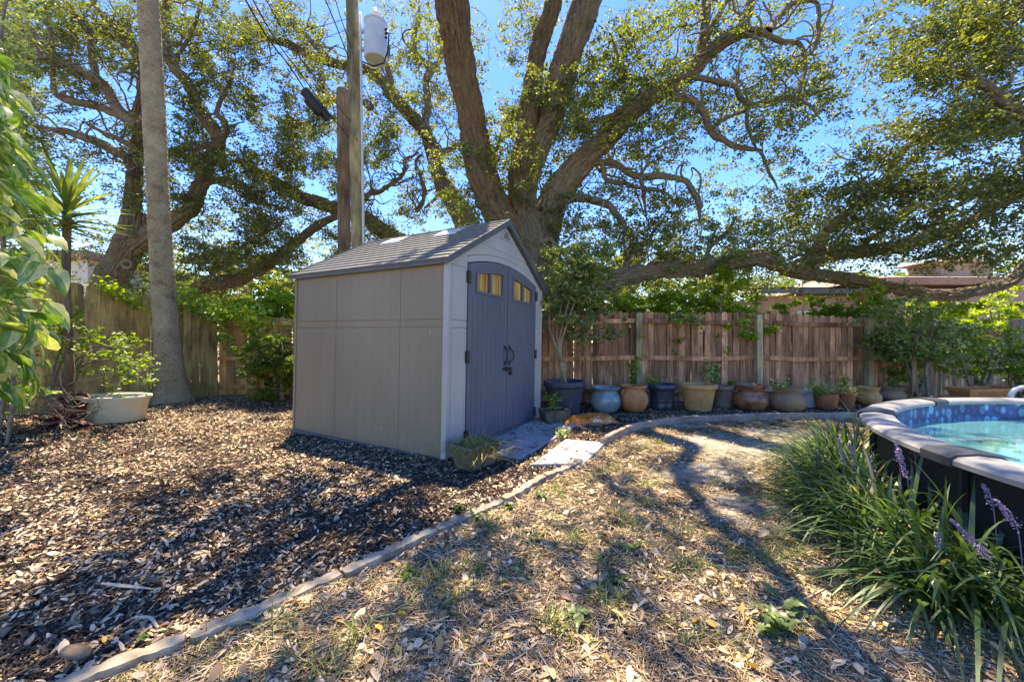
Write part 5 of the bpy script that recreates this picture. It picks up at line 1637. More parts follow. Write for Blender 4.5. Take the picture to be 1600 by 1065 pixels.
sprout('twig_plant', rootz(p15) + [.3, .1, -.1], 60, .2, .02, 'sparse plant between small reddish pot and long terracotta tray', 'shrub', 4, .4, .3, .2, leafL=.05)
tuft('straw_clump', np.array([P(1488, 620, 6.4)[0], 6.4, 0]), 60, .3, .012, 'dry straw clump beside the long terracotta tray', 'drygrass', .1, .7)
# slim trunk with aerial roots before the right fence
mb = MB()
x_ = (1428 - 800) / FPX * 7.0
for k in range(6):
    mb.tube([(R.uniform(-.12, .12), R.uniform(-.06, .06), -.03), (R.uniform(-.03, .03), 0, .4), (R.uniform(-.03, .03), 0, .8), (R.uniform(-.06, .1), 0, 1.3 + R.random() * .3)], [.02, .026, .022, .012], 8)
o = mb.build('fig_stem', M['oldpole'], smooth=True); o.location = (x_, 7.0, 0)
tag(o, 'slim brown multi stemmed trunk in front of the leaning fence boards', 'tree trunk')
# pool ladder hoop
mb = MB().tube([tuple(p) for p in crom(np.array([P(1578, 622, 5.0), P(1582, 612, 5.0), P(1592, 606, 5.0), P(1612, 605, 5.0), P(1640, 612, 5.0), P(1645, 640, 5.0)]), .02)], .028, 10)
tag(mb.build('hose_coil', M['galv'], smooth=True), 'thick pale grey bent pipe at the right edge just behind the pool rim', 'pipe')

# torn bag of mulch
gb = G(925, 666)
bag = empty('mulch_bag', (gb[0], gb[1] + .25, 0), .1, 'torn crumpled orange and white mulch bag lying before the blue pot', 'bag')
nx2, ny2 = 30, 15
U, W2 = np.meshgrid(np.linspace(-1, 1, nx2), np.linspace(-1, 1, ny2))
rad_ = np.clip(1 - np.maximum(np.abs(U) ** 5, np.abs(W2) ** 4), 0, 1)
hgt = .13 * rad_ ** .6 * (.35 + .8 * vnoise(U * 1.6 + 5, W2 * 1.2 + 5, 4)) + (rad_ > .02) * R.uniform(-.014, .02, U.shape)
hgt = np.maximum(hgt, .004)
Vb = np.stack([U * .42 + R.uniform(-.012, .012, U.shape), W2 * (.2 + .05 * np.sin(U * 5)) + .07 * np.sin(U * 3.3) + R.uniform(-.01, .01, U.shape), hgt], -1).reshape(-1, 3)
Ib = (np.arange(ny2 - 1)[:, None] * nx2 + np.arange(nx2 - 1)[None]).ravel()
Fb = np.stack([Ib, Ib + 1, Ib + nx2 + 1, Ib + nx2], 1)
m, t = nm('bag_print')
v = coords(t, 'Object', (1, 1, 1))
n1 = noise(t, coords(t, 'Object', (1.5, 2.5, 1)), 6.5, 6, .7, .3)
c = ramp(t, n1, [(.35, (.62, .14, .006)), (.58, (.8, .22, .012)), (.6, (.78, .68, .5)), (.65, (.8, .76, .64)), (.66, (.14, .12, .05)), (.69, (.75, .2, .012))])
M['bag'] = finish(m, t, c, .35, noise(t, v, 26, 3), .4, .01, .5)
mesh('sack', Vb, Fb, M['bag'], bag)
mb = MB()
V_, F_ = leafs(np.array([(.05, -.15, .05)]), .2, .14, up=.8)
mesh('torn_flap', V_, F_, M['bag'], bag)

# stone / weed blob by the slab
sprout('slab_weed', G(868, 683), 60, .2, .02, 'dry weed at the corner of the grey slab near the planter', 'pale', 5, .1, .4, .12, leafL=.05)

# cream tub at the left
gt = G(157, 662)
tub = empty('cream_tub', (gt[0], gt[1] + .2, 0), 0, 'cream oval plastic tub on the mulch in front of the left fence', 'tub')
w_ = 104 / 2 / FPX * gt[1]
prof = [(0, 0), (w_ * .74, 0), (w_ * .8, .02), (w_ * .93, .33), (w_, .35), (w_, .385), (w_ * .95, .39), (w_ * .9, .36), (w_ * .88, .3)]
bd = MB().lathe(prof, 56).build('body', PM['cream'], tub, smooth=True); bd.scale = (1, .62, 1)
bd = MB().lathe([(0, .3), (w_ * .9, .29)], 40).build('soil', M['dirt'], tub); bd.scale = (1, .62, 1)

# red pot / bromeliad behind the tub
gr = G(90, 668)
T = empty('bromeliad', (gr[0], gr[1], 0), 0, 'dark red bromeliad with broad leaves left of the cream tub', 'plant')
n = 34
a_ = R.uniform(0, 6.28, n)
for k in range(n):
    d = np.array([[math.cos(a_[k]), math.sin(a_[k]), R.uniform(.5, 1.4)]]); d /= np.linalg.norm(d)
    V_, F_ = ribbons(np.array([[0, 0, .02]]), d, np.array([R.uniform(.35, .6)]), np.array([.085]), np.array([R.uniform(.3, .9)]), 6)
    mesh('leaf', V_, F_, M['redleaf'], T, tint=np.full(6, R.random()))

g = G(100, 664)
mp_ = empty('maroon_pot', (g[0], g[1] + .05, .12), 0, 'dark maroon glazed pot tipped over left of the cream tub', 'pot')
MB().lathe([(0, 0), (.1, 0), (.17, .1), (.19, .2), (.15, .3), (.13, .33), (.16, .36), (.15, .37), (.12, .34), (.12, .28)], 32).build('body', potmat('maroon_glaze', (.1, .02, .025), (.2, .05, .05), 4, .3, .5), mp_, smooth=True)
mp_.rotation_euler = (.3, .7, 0)

# ------------------------------------------------------------------ big leaved climber at the left
def bigleaf(L, W, nseg=8, curl=.25, fold=.18):
    t = np.linspace(0, 1, nseg + 1)
    w = W / 2 * np.sin(np.clip(t * 1.02 + .02, 0, 1) ** .62 * PI) ** .75
    w[0] = .004; w[-1] = .001
    z = -curl * L * t ** 2
    rows = []
    for s_, f_ in ((-1, 1), (-.5, .6), (0, 0), (.5, .6), (1, 1)):
        rows.append(np.stack([s_ * w, t * L, z + f_ * w * fold + .012 * np.sin(t * 22 + abs(s_) * 2) * abs(s_)], 1))
    V = np.stack(rows, 1).reshape(-1, 3)
    F = []
    for i in range(nseg):
        for j in range(4):
            F.append((i * 5 + j, i * 5 + j + 1, i * 5 + 6 + j, i * 5 + 5 + j))
    return V, np.array(F)


m, t = nm('climber_leaf')
v = coords(t, 'Object', (9, 1.2, 1))
n1 = noise(t, v, 2.2, 3, .5, .8)
oi = t.nodes.new('ShaderNodeObjectInfo')
sm = t.nodes.new('ShaderNodeMath'); sm.operation = 'MULTIPLY_ADD'; sm.inputs[1].default_value = .22; t.links.new(oi.outputs['Random'], sm.inputs[0]); t.links.new(n1, sm.inputs[2])
c = ramp(t, sm.outputs[0], [(.45, (.07, .16, .03)), (.6, (.14, .27, .05)), (.68, (.42, .46, .14)), (.8, (.62, .6, .32))])
d = N(t, 'ShaderNodeBsdfDiffuse'); t.links.new(c, d.inputs[0])
tr2 = N(t, 'ShaderNodeBsdfTranslucent'); t.links.new(mixc(t, 1.0, c, (1.2, 1.35, .5), 'MULTIPLY'), tr2.inputs[0])
mx = N(t, 'ShaderNodeMixShader'); mx.inputs[0].default_value = .4; t.links.new(d.outputs[0], mx.inputs[1]); t.links.new(tr2.outputs[0], mx.inputs[2])
g_ = N(t, 'ShaderNodeBsdfGlossy'); g_.inputs['Roughness'].default_value = .3
m2 = N(t, 'ShaderNodeMixShader'); m2.inputs[0].default_value = .08; t.links.new(mx.outputs[0], m2.inputs[1]); t.links.new(g_.outputs[0], m2.inputs[2])
o_ = N(t, 'ShaderNodeOutputMaterial'); t.links.new(m2.outputs[0], o_.inputs[0])
M['climber'] = m
bl = []
for L_, W_, cu in ((.46, .3, .3), (.38, .25, .45), (.5, .27, .18)):
    V_, F_ = bigleaf(L_, W_, curl=cu)
    bl.append(mesh('leaf', V_, F_, M['climber'], smooth=True, link=False))
CB = P(25, 700, 4.2) * [1, 1, 0]
cl_ = empty('climbing_pothos', tuple(CB), 0, 'big leaved yellow variegated climber filling the left edge', 'climber')
mb = MB()
for k in range(3):
    xo = -.35 + k * .12
    mb.tube([tuple(p) for p in crom(np.array([(xo, 0, -.02), (xo + .02, .05, .7), (xo - .05, -.05, 1.5), (xo - .1, .05, 2.4), (xo - .2, 0, 3.2)]), .1)], .018, 7)
mb.build('stems', M['twig'], cl_, smooth=True)
LEAVES = [(20, 385), (60, 395), (25, 420), (90, 380), (10, 330), (60, 330), (30, 290), (10, 250), (60, 440), (30, 470), (70, 545), (50, 580), (20, 530), (80, 575), (15, 600), (10, 210), (25, 165), (8, 130), (5, 450), (90, 430), (50, 500), (5, 490), (45, 355), (75, 300), (100, 350), (5, 370), (35, 240), (55, 265), (100, 520), (30, 560), (60, 470), (15, 290), (85, 470), (0, 80), (20, 430), (45, 410), (0, 560), (70, 360), (40, 320)]
LEAVES += [(R.uniform(-30, 85 - 50 * (y_ < 300)), y_) for y_ in R.uniform(110, 630, 215)]
for k, (px_, py_) in enumerate(LEAVES):
    p = P(px_ - 12, py_ - 12, R.uniform(3.8, 4.8)) - CB
    ob = inst('leaf', bl[k % 3], cl_, tuple(p), ((R.uniform(-1.3, -.6) if k % 2 else R.uniform(.1, 1.2)), R.uniform(-.6, .6), (R.uniform(2.2, 4.2) if k % 2 == 0 else R.uniform(-2.2, -.4))), (R.uniform(.45, .85),) * 3)
# fine yellow leaved branch, top left
TF = Tree('yellow_leaved_shrub', 'light green small leaved shrub hanging in the top left corner', 'shrub', tuple(P(-60, 690, 4.6) * [1, 1, 0]), M['twig'], M['pale'])
TF.limb3(np.array([P(-60, 690, 4.6), P(-40, 450, 4.6), P(-20, 250, 4.7), P(0, 100, 4.8), P(10, 0, 4.9)]), np.array([.04, .035, .03, .02, .015]), 'stem')
cf = np.array([P(abs(R.normal(0, 34)) - 10, R.uniform(0, 640), R.uniform(4.6, 5.6)) for _ in range(150)])
TF.grow(cf, maxr=.012); TF.foliage(cf, 36, .1, .09, .035, 'foliage')

# yucca with sword leaves
YB = P(105, 640, 5.2) * [1, 1, 0]
yu = empty('yucca', tuple(YB), 0, 'spiky sword leaved yucca rising above the left fence', 'yucca')
hy = P(105, 330, 5.2)[2]
MB().tube([(0, 0, -.02), (.03, 0, 1.0), (-.02, 0, 2.0), (0, 0, hy)], .045, 10).build('stem', M['oldpole'], yu, smooth=True)
for k in range(62):
    a_ = k * 2.4; e = 1.25 - 2.0 * (k / 62) ** 1.2
    d = np.array([[math.cos(a_) * math.cos(e), math.sin(a_) * math.cos(e), math.sin(e)]])
    V_, F_ = ribbons(np.array([[0, 0, hy + .1 - .006 * k]]), d, np.array([R.uniform(.8, 1.05) * (1 - .45 * k / 62)]), np.array([.07]), np.array([.1 + .5 * (k / 62)]), 6)
    V_[:, 2] = V_[:, 2]
    mesh('leaf', V_, F_, M['olive'], yu, tint=np.full(6, R.uniform(.3, .9)))

# bougainvillea like shrub in front of the fence
TG = Tree('sprawling_shrub', 'sprawling green shrub with arching branches above the cream tub', 'shrub', tuple(P(90, 660, 5.3) * [1, 1, 0]), M['twig'], M['shrub'])
gb0 = P(90, 650, 5.3)
for k, e in enumerate([(110, 490), (150, 530), (205, 560), (238, 590), (60, 520), (190, 545)]):
    TG.limb3(np.array([gb0 * [1, 1, 0], P(80 + k * 8, 590, 5.3), P((90 + e[0]) / 2, (560 + e[1]) / 2 - 12, 5.3), P(*e, 5.2 + .05 * k)]), np.array([.02, .016, .012, .006]), 'branch', seed=k)
cg = []
for _ in range(70):
    u = R.random()
    cg.append(P(55 + u * 185 + R.normal() * 8, 520 + u * 55 + R.normal() * 22 - (20 if R.random() < .2 and u < .4 else 0), R.uniform(4.9, 5.7)))
cg += [P(108 + R.normal() * 6, R.uniform(485, 530), 5.3) for _ in range(7)]
cg = np.array(cg)
TG.grow(cg, maxr=.01); TG.foliage(cg, 26, .06, .06, .034, 'foliage', up=.9)
# tangle of dry stems low at the left
n = 160
mb = MB()
parts = []
for k in range(n):
    a = P(R.uniform(-40, 130), R.uniform(600, 660), R.uniform(4.4, 5.4)); a[2] = max(a[2], .02)
    b = a + R.normal(size=3) * [.35, .25, .25]; b[2] = max(b[2], .03)
    mid_ = (a + b) / 2 + R.normal(size=3) * .1; mid_[2] = max(mid_[2], .03)
    q = crom(np.array([a, mid_, b]), .08)
    Vv, Ff, _ = tube(q, np.full(len(q), .005), 3); parts.append((Vv, Ff))
Vv, Ff = join(parts)
tag(mesh('dry_stems', Vv, Ff, M['twig']), 'tangle of dry brown stems on the ground left of the cream tub', 'dry stems', kind='stuff')

# vines on the left fence
def vine(name, pts, label, n=200, leaf='bright', L_=.085, sp=.07):
    w = np.array([P(*p) for p in pts])
    root = empty(name, tuple(w[0]), 0, label, 'vine')
    q = crom(w, .06)
    Vv, Ff, _ = tube(q, np.full(len(q), .007), 5)
    mesh('stem', Vv - w[0], Ff, M['twig'], root)
    C = q[R.integers(0, len(q), n)] + R.normal(size=(n, 3)) * sp
    C[:, 1] -= .03
    V_, F_ = leafs(C, L_, L_ * .75, up=.5)
    tag(mesh('leaves', V_ - w[0], F_, M[leaf], root, tint=np.repeat(R.random(n), 2)), kind='stuff')


vine('fence_vine', [(158, 445, 6.85), (180, 452, 6.95), (200, 465, 7.1), (222, 478, 7.2)], 'pale leafed vine over the fence top left of the palm trunk', 230)
vine('fence_vine', [(278, 462, 7.7), (310, 478, 7.75), (345, 490, 7.9), (385, 492, 7.9), (415, 500, 7.8)], 'pale leafed vine trailing along the fence right of the palm trunk', 800, L_=.1, sp=.12)
vine('fence_vine', [(350, 492, 7.9), (352, 520, 7.9), (362, 545, 7.9)], 'short vine strand hanging in front of the brown fence panel', 150)
vine('fence_vine', [(385, 490, 7.9), (392, 520, 7.9), (398, 550, 7.85)], 'vine strand hanging beside the brown fence post', 190)
vine('hanging_vine', [(1045, 490, 7.05), (1065, 498, 7.03), (1090, 500, 7.03)], 'green creeper spilling over the fence top left of the middle post', 200, 'shrub', .08, .08)

# philodendron left of the shed
PB = P(440, 600, 7.0) * [1, 1, 0]
ph_ = empty('philodendron', tuple(PB), 0, 'cut leaved philodendron with drooping leaves against the shed corner', 'plant')
for k in range(26):
    a_ = R.uniform(0, 6.28); L0 = R.uniform(.4, .7)
    bx = np.array([R.uniform(-.2, .12), R.uniform(-.15, .1), R.uniform(.6, 1.55)])
    d = np.array([math.cos(a_), math.sin(a_) * .6 - .3, .5]); d /= np.linalg.norm(d)
    t_ = np.linspace(0, 1, 9)[:, None]
    sp = bx + d * L0 * t_ + np.array([0, 0, -1.]) * t_ ** 2 * .45
    side = np.cross(d, [0, 0, 1]); side /= np.linalg.norm(side)
    rt = np.repeat(sp[1:], 2, 0); sg = np.tile([1., -1.], 8)[:, None]
    dd = side * sg + d * .5 + np.array([0, 0, -.2]); dd /= np.linalg.norm(dd, axis=1)[:, None]
    Lf = np.repeat(.2 * np.sin(np.linspace(.6, 2.9, 8)) + .03, 2)
    V2, F2 = ribbons(rt, dd, Lf, np.full(16, .032), np.full(16, .3), 3)
    V1, F1, _ = tube(sp, np.full(9, .006), 4)
    Vj, Fj = join([(V1, F1), (V2, F2)])
    mesh('leaf', Vj, Fj, M['blade'], ph_, tint=np.full(len(Fj), R.uniform(.2, .85)))
tuft('low_fern', G(415, 622), 120, .4, .02, 'low green fern clump on the mulch before the brown fence', 'shrub', .22, .7)

# ------------------------------------------------------------------ pool
pool = empty('above_ground_pool', (POOL_C[0], POOL_C[1], 0), 0, 'round half sunken pool with grey rim and blue pebble liner at right', 'pool')
HR = .63
MB().lathe([(POOL_R - .1, -.1), (POOL_R - .1, HR - .03)], 96).build('outer_wall', M['poolwall'], pool, smooth=True)
# liner with UV
sg = 128
zs = [-.75, .15, .2, .25, HR - .02]
ang = np.linspace(0, 2 * PI, sg + 1)
Vl = np.array([[(POOL_R - .17) * math.cos(a_), (POOL_R - .17) * math.sin(a_), z] for z in zs for a_ in ang])
UVl = np.array([[a_ * (POOL_R - .17), z] for z in zs for a_ in ang])
Fl = np.array([(i * (sg + 1) + k, i * (sg + 1) + k + 1, (i + 1) * (sg + 1) + k + 1, (i + 1) * (sg + 1) + k) for i in range(len(zs) - 1) for k in range(sg)])
mesh('liner', Vl, Fl, M['liner'], pool, smooth=True, uv=UVl)
MB().lathe([(0, -.75), (POOL_R - .17, -.75)], 96).build('pool_floor', M['floor'], pool)
water = MB().lathe([(0, .45), (POOL_R - .172, .45)], 96).build('water', M['water'], pool, smooth=True)
NS = 12
for k in range(NS):
    a0 = 2 * PI * k / NS + .25; a1 = a0 + 2 * PI / NS
    # straight-ish cap arc with rounded profile
    prof = [(POOL_R - .2, HR - .03), (POOL_R - .2, HR - .005), (POOL_R - .185, HR + .008), (POOL_R - .1, HR + .016), (POOL_R - .02, HR + .004), (POOL_R, HR - .012), (POOL_R, HR - .036), (POOL_R - .02, HR - .04)]
    aa = np.linspace(a0 + .025, a1 - .025, 14)
    V_ = [(r_ * math.cos(a_), r_ * math.sin(a_), z) for a_ in aa for r_, z in prof]
    n = len(prof)
    F_ = [(i * n + j, (i + 1) * n + j, (i + 1) * n + (j + 1) % n, i * n + (j + 1) % n) for i in range(13) for j in range(n)]
    mesh('top_rail', V_, F_, M['poolcap'], pool, smooth=False)
    aa = np.linspace(a1 - .036, a1 + .036, 5)
    V_ = [((POOL_R - .1 + (r_ - POOL_R + .1) * 1.1) * math.cos(a_), (POOL_R - .1 + (r_ - POOL_R + .1) * 1.1) * math.sin(a_), z + (.01 if z > HR - .02 else -.008)) for a_ in aa for r_, z in prof]
    F_ = [(i * n + j, (i + 1) * n + j, (i + 1) * n + (j + 1) % n, i * n + (j + 1) % n) for i in range(4) for j in range(n)] + [tuple(range(n))[::-1], tuple(range(4 * n, 5 * n))]
    mesh('rail_connector', V_, F_, M['poolclip'], pool)
    ca = a1
    up = MB().box(-.05, .05, -.012, .03, 0, HR - .05).build('upright', M['poolwall'], pool, bevel=.01)
    up.location = ((POOL_R - .07) * math.cos(ca), (POOL_R - .07) * math.sin(ca), 0); up.rotation_euler = (0, 0, ca + PI / 2)

# ------------------------------------------------------------------ liriope border
li = empty('liriope_border', (0, 0, 0), 0, 'long strappy green liriope border with purple flower spikes round the pool', 'plant border')
roots = []; dirs = []; Ls = []
rr0 = lambda c: math.hypot(c[0] - POOL_C[0], c[1] - POOL_C[1]) - POOL_R
cl_pos = []
for a_ in np.arange(2.15, 4.05, .085):
    for rr_ in (.03, .1, .18, .26):
        r_ = POOL_R + rr_ + R.uniform(-.06, .06)
        cl_pos.append((POOL_C[0] + r_ * math.cos(a_ + R.uniform(-.03, .03)), POOL_C[1] + r_ * math.sin(a_ + R.uniform(-.03, .03))))
cl_pos = [c for c in cl_pos if c[1] > 1.45 and R.random() < .9]
for c in cl_pos:
    n = 44
    a_ = R.uniform(0, 6.28, n)
    out = np.array([c[0] - POOL_C[0], c[1] - POOL_C[1]]); out /= np.linalg.norm(out)
    el = R.uniform(.75, 1.53, n)
    d = np.stack([np.cos(a_) * np.cos(el) + out[0] * .1, np.sin(a_) * np.cos(el) + out[1] * .1, np.sin(el)], 1)
    d /= np.linalg.norm(d, axis=1)[:, None]
    roots.append(np.column_stack([c[0] + R.normal(size=n) * .05, c[1] + R.normal(size=n) * .05, np.zeros(n)])); dirs.append(d)
    Ls.append(R.uniform(.55, 1.0, n) * (1.0 - 1.3 * max(0, rr0(c) - .08)))
roots = np.vstack(roots); dirs = np.vstack(dirs); Ls = np.concatenate(Ls)
V_, F_ = ribbons(roots, dirs, Ls, R.uniform(.012, .022, len(Ls)), R.uniform(.35, 1.15, len(Ls)), 7)
tag(mesh('blades', V_, F_, M['blade'], li, tint=np.repeat(np.clip(R.beta(2, 2, len(Ls)) + (R.random(len(Ls)) < .05) * .5, 0, 1), 7)), kind='stuff')
for (px_, py0, py1, Yd, dx) in [(1318, 722, 684, 2.35, -8), (1337, 727, 692, 2.3, -10), (1365, 742, 708, 2.2, -8), (1418, 748, 700, 2.0, -14), (1405, 720, 690, 2.1, -6), (1545, 872, 812, 1.5, -58), (1590, 825, 780, 1.5, -34), (1468, 862, 832, 1.65, -5), (1430, 712, 690, 2.15, -6), (1552, 792, 755, 1.65, -16)]:
    a = P(px_, py0, Yd); b = P(px_ + dx, py1, Yd + .03)
    L0 = np.linalg.norm(b - a)
    n = int(L0 / .0009)
    tt = R.random(n)[:, None]
    C = a * (1 - tt) + b * tt + R.normal(size=(n, 3)) * .0065 * (1.3 - tt)
    V_, F_ = leafs(C, .012, .009)
    st = a.copy(); st[2] = max(0, a[2] - .3)
    Vt, Ft, _ = tube(crom(np.array([[a[0] + .04, a[1], 0], a, b]), .03), np.full(len(crom(np.array([[a[0] + .04, a[1], 0], a, b]), .03)), .0025), 4)
    f = mesh('flower_spike', V_, F_, M['flower'], li, tint=np.repeat(R.random(n), 2))
    mesh('stalk', Vt, Ft, M['flower'], f, tint=np.full(len(Ft), .1))

# ------------------------------------------------------------------ ground litter (nobody could count it)
SHED_POLY = np.array([SN - gdir * .0, SN + gdir * SW, SN + gdir * SW + sdir * SL, SN + sdir * SL])
SLAB_POLY = np.array([f0, f0 - sdir * .66, f1 - sdir * .75, f1])
PAV_POLY = np.array(q_ := [G(831, 725, .03)[:2], G(912, 724, .03)[:2], G(946, 691, .03)[:2], G(884, 686, .03)[:2]])


def scatter(n, y0, y1, bed, thin_sand=False, power=1.0):
    """points on the ground, denser close by"""
    Y = y0 * (y1 / y0) ** (R.random(n) ** power)
    X = R.uniform(-1.5, 1.5, n) * Y + R.uniform(-.4, .4, n)
    ib = in_poly(X, Y, BED)
    ok = (ib == bed) & (np.hypot(X - POOL_C[0], Y - POOL_C[1]) > POOL_R - .05) & ~in_poly(X, Y, SHED_POLY)
    sl = in_poly(X, Y, SLAB_POLY) | in_poly(X, Y, PAV_POLY)
    ok &= ~sl | (R.random(n) < .06)
    ok &= (X > -8.0) & (X < 10)
    if thin_sand:
        ok &= R.random(n) > np.clip(sandv(X, Y) * .95, 0, .78)
    z = gz(X, Y) + np.where(sl, .04, 0)
    return np.column_stack([X, Y, z])[ok]


def litter_leaves(Pn, L, W, name, label, mat='dry', tb=0., curl=.35, cat='leaf litter'):
    n = len(Pn)
    a = R.uniform(0, 2 * PI, n)
    tilt = R.normal(size=(n, 2)) * .28
    L = L * R.uniform(.55, 1.3, n); W = W * R.uniform(.7, 1.3, n)
    ax = np.stack([np.cos(a), np.sin(a), tilt[:, 0]], 1); bx = np.stack([-np.sin(a), np.cos(a), tilt[:, 1]], 1)
    c = Pn + np.column_stack([np.zeros((n, 2)), .006 + R.random(n) * .014 + np.abs(tilt).sum(1) * L * .3])
    cu = (R.normal(size=n) * curl * W)[:, None] * np.array([0, 0, 1.])
    V = np.stack([c - ax * L[:, None] / 2, c + bx * W[:, None] / 2 + cu - ax * L[:, None] * .05, c + ax * L[:, None] / 2 + cu * .6, c - bx * W[:, None] / 2 + cu - ax * L[:, None] * .05,
                  c + ax * L[:, None] * .28 + bx * W[:, None] * .36 + cu, c + ax * L[:, None] * .28 - bx * W[:, None] * .36 + cu, c - ax * L[:, None] * .3 + bx * W[:, None] * .34 + cu * .6, c - ax * L[:, None] * .3 - bx * W[:, None] * .34 + cu * .6, c], 1).reshape(-1, 3)
    k = np.arange(n)[:, None] * 9
    fr_ = [(8, 0, 7), (8, 7, 3), (8, 3, 5), (8, 5, 2), (8, 2, 4), (8, 4, 1), (8, 1, 6), (8, 6, 0)]
    F = np.stack([k + np.array(f)[None] for f in fr_], 1).reshape(-1, 3)
    tn = np.clip(R.random(n) + tb, 0, 1)
    o = mesh(name, V, F, M[mat], tint=np.repeat(tn, 8))
    return tag(o, label, cat, kind='stuff')


def litter_twigs(Pn, L, r, name, label, mat, tb=0, wig=.25, lift=.012, cat='twigs'):
    n = len(Pn); ns = 5
    a = R.uniform(0, 2 * PI, n)
    L = L * R.uniform(.4, 1.6, n)
    t = np.linspace(-.5, .5, ns)
    d = np.stack([np.cos(a), np.sin(a)], 1); s_ = np.stack([-d[:, 1], d[:, 0]], 1)
    k1 = R.normal(size=(n, ns)) * wig * .35 * L[:, None]
    bow = (R.normal(size=n) * wig * L)[:, None] * (1 - 4 * t[None] ** 2)
    xy = Pn[:, None, :2] + d[:, None] * (t[None] * L[:, None])[..., None] + s_[:, None] * (k1 + bow)[..., None]
    z = Pn[:, 2][:, None] + r + R.random((n, ns)) * lift
    c = np.concatenate([xy, z[..., None]], -1)
    rad = r * R.uniform(.6, 1.5, n)[:, None] * np.linspace(1.1, .6, ns)[None]
    rings = []
    for q_ in range(3):
        an = q_ * 2 * PI / 3
        off = s_[:, None] * (math.cos(an) * rad)[..., None]
        p = c.copy(); p[..., :2] += off; p[..., 2] += math.sin(an) * rad
        rings.append(p)
    V = np.stack(rings, 2).reshape(n, ns * 3, 3)
    f = []
    for i in range(ns - 1):
        for q_ in range(3): f.append((i * 3 + q_, i * 3 + (q_ + 1) % 3, i * 3 + 3 + (q_ + 1) % 3, i * 3 + 3 + q_))
    F = (np.arange(n)[:, None, None] * ns * 3 + np.array(f)[None]).reshape(-1, 4)
    o = mesh(name, V.reshape(-1, 3), F, mat, tint=np.repeat(R.random(n), len(f)))
    return tag(o, label, cat, kind='stuff')


m, t = nm('chip_wood')
at = N(t, 'ShaderNodeAttribute', attribute_name='tint')
c = ramp(t, at.outputs['Fac'], [(0, (.018, .014, .012)), (.5, (.045, .032, .024)), (.8, (.11, .075, .05)), (1, (.22, .16, .11))])
M['chip'] = finish(m, t, c, .9)
m, t = nm('runner_stem')
at = N(t, 'ShaderNodeAttribute', attribute_name='tint')
c = ramp(t, at.outputs['Fac'], [(0, (.12, .08, .045)), (.5, (.36, .26, .16)), (1, (.62, .49, .34))])
M['runner'] = finish(m, t, c, .9)

pts = scatter(105000, 1.0, 8.0, True)
pts = pts[R.random(len(pts)) < np.clip((fbm(pts[:, 0] * 1.3 + 20, pts[:, 1] * 1.7 + 8, 9) - .36) * 5, .22, 1)]
litter_leaves(pts, .037, .0145, 'bed_leaf_litter', 'tan dry oak leaves scattered over the dark mulch')
pts = scatter(80000, 1.0, 7.5, True)
litter_twigs(pts, .055, .005, 'bark_chips', 'dark shredded bark mulch pieces covering the bed', M['chip'], wig=.1, lift=.02, cat='bark mulch')
pts = scatter(9000, 1.0, 6, True)
litter_twigs(pts, .13, .002, 'bed_twigs', 'thin pale twigs lying over the mulch bed', M['runner'])
pts = scatter(34000, 1.0, 6, False, True)
pts = pts[R.random(len(pts)) < np.clip((fbm(pts[:, 0] * 2 + 20, pts[:, 1] * 2.4 + 8, 19) - .36) * 5, .3, 1)]
litter_leaves(pts, .036, .016, 'lawn_leaf_litter', 'tan and orange dry leaves scattered over the sandy lawn', tb=.06)
pts = scatter(1500, 1.0, 5.5, False, True)
litter_leaves(pts, .058, .027, 'broad_leaf_litter', 'larger orange and beige fallen leaves on the lawn', tb=.14)
pts = scatter(500, 1.0, 5.0, True)
litter_leaves(pts, .058, .024, 'broad_bed_litter', 'larger fallen leaves lying on the mulch bed', tb=.0)
pts = scatter(50000, 1.0, 5.5, False, True)
litter_twigs(pts, .16, .0025, 'dry_runners', 'tangled dry grass runners and rootlets over the lawn', M['runner'], wig=.3, lift=.025, cat='dry runners')

# grass tufts and weeds on the lawn side
TUFTS = [(650, 912), (690, 905), (740, 895), (830, 850), (760, 830), (870, 770), (850, 745), (970, 810), (985, 820), (1060, 830), (1090, 890), (1070, 895), (950, 930), (960, 945), (860, 975), (880, 985), (1070, 995), (1110, 1000), (1230, 850), (1210, 880), (1180, 880), (1250, 790), (1240, 870), (480, 1040), (440, 980), (530, 905), (620, 960), (1010, 790), (900, 850), (940, 880), (1290, 780), (1330, 880), (1120, 755), (940, 740), (960, 735), (1010, 760), (1330, 930), (1400, 870), (1150, 870), (1010, 700), (1030, 690), (500, 1055), (560, 1000), (700, 950), (800, 900)]
rt = []; dr = []; ll = []
for px_, py_ in TUFTS:
    c = G(px_, py_); n = int(R.uniform(40, 95))
    if in_poly(c[:1], c[1:2], BED)[0]: continue
    el = R.uniform(.3, 1.3, n); a_ = R.uniform(0, 6.28, n)
    rt.append(np.column_stack([c[0] + R.normal(size=n) * .035, c[1] + R.normal(size=n) * .035, gz(np.full(n, c[0]), np.full(n, c[1]))]))
    dr.append(np.stack([np.cos(a_) * np.cos(el), np.sin(a_) * np.cos(el), np.sin(el)], 1)); ll.append(R.uniform(.05, .17, n))
pts = scatter(4200, 1.2, 6.5, False)
gsel = fbm(pts[:, 0] * 1.5 + 9, pts[:, 1] * 1.5 + 4, 8) > .52
for c in pts[gsel]:
    n = 9
    el = R.uniform(.4, 1.4, n); a_ = R.uniform(0, 6.28, n)
    rt.append(np.column_stack([c[0] + R.normal(size=n) * .03, c[1] + R.normal(size=n) * .03, np.full(n, c[2])]))
    dr.append(np.stack([np.cos(a_) * np.cos(el), np.sin(a_) * np.cos(el), np.sin(el)], 1)); ll.append(R.uniform(.03, .08, n))
rt = np.vstack(rt); dr = np.vstack(dr); ll = np.concatenate(ll)
V_, F_ = ribbons(rt, dr, ll, R.uniform(.003, .0065, len(ll)), R.uniform(.1, .8, len(ll)), 3)
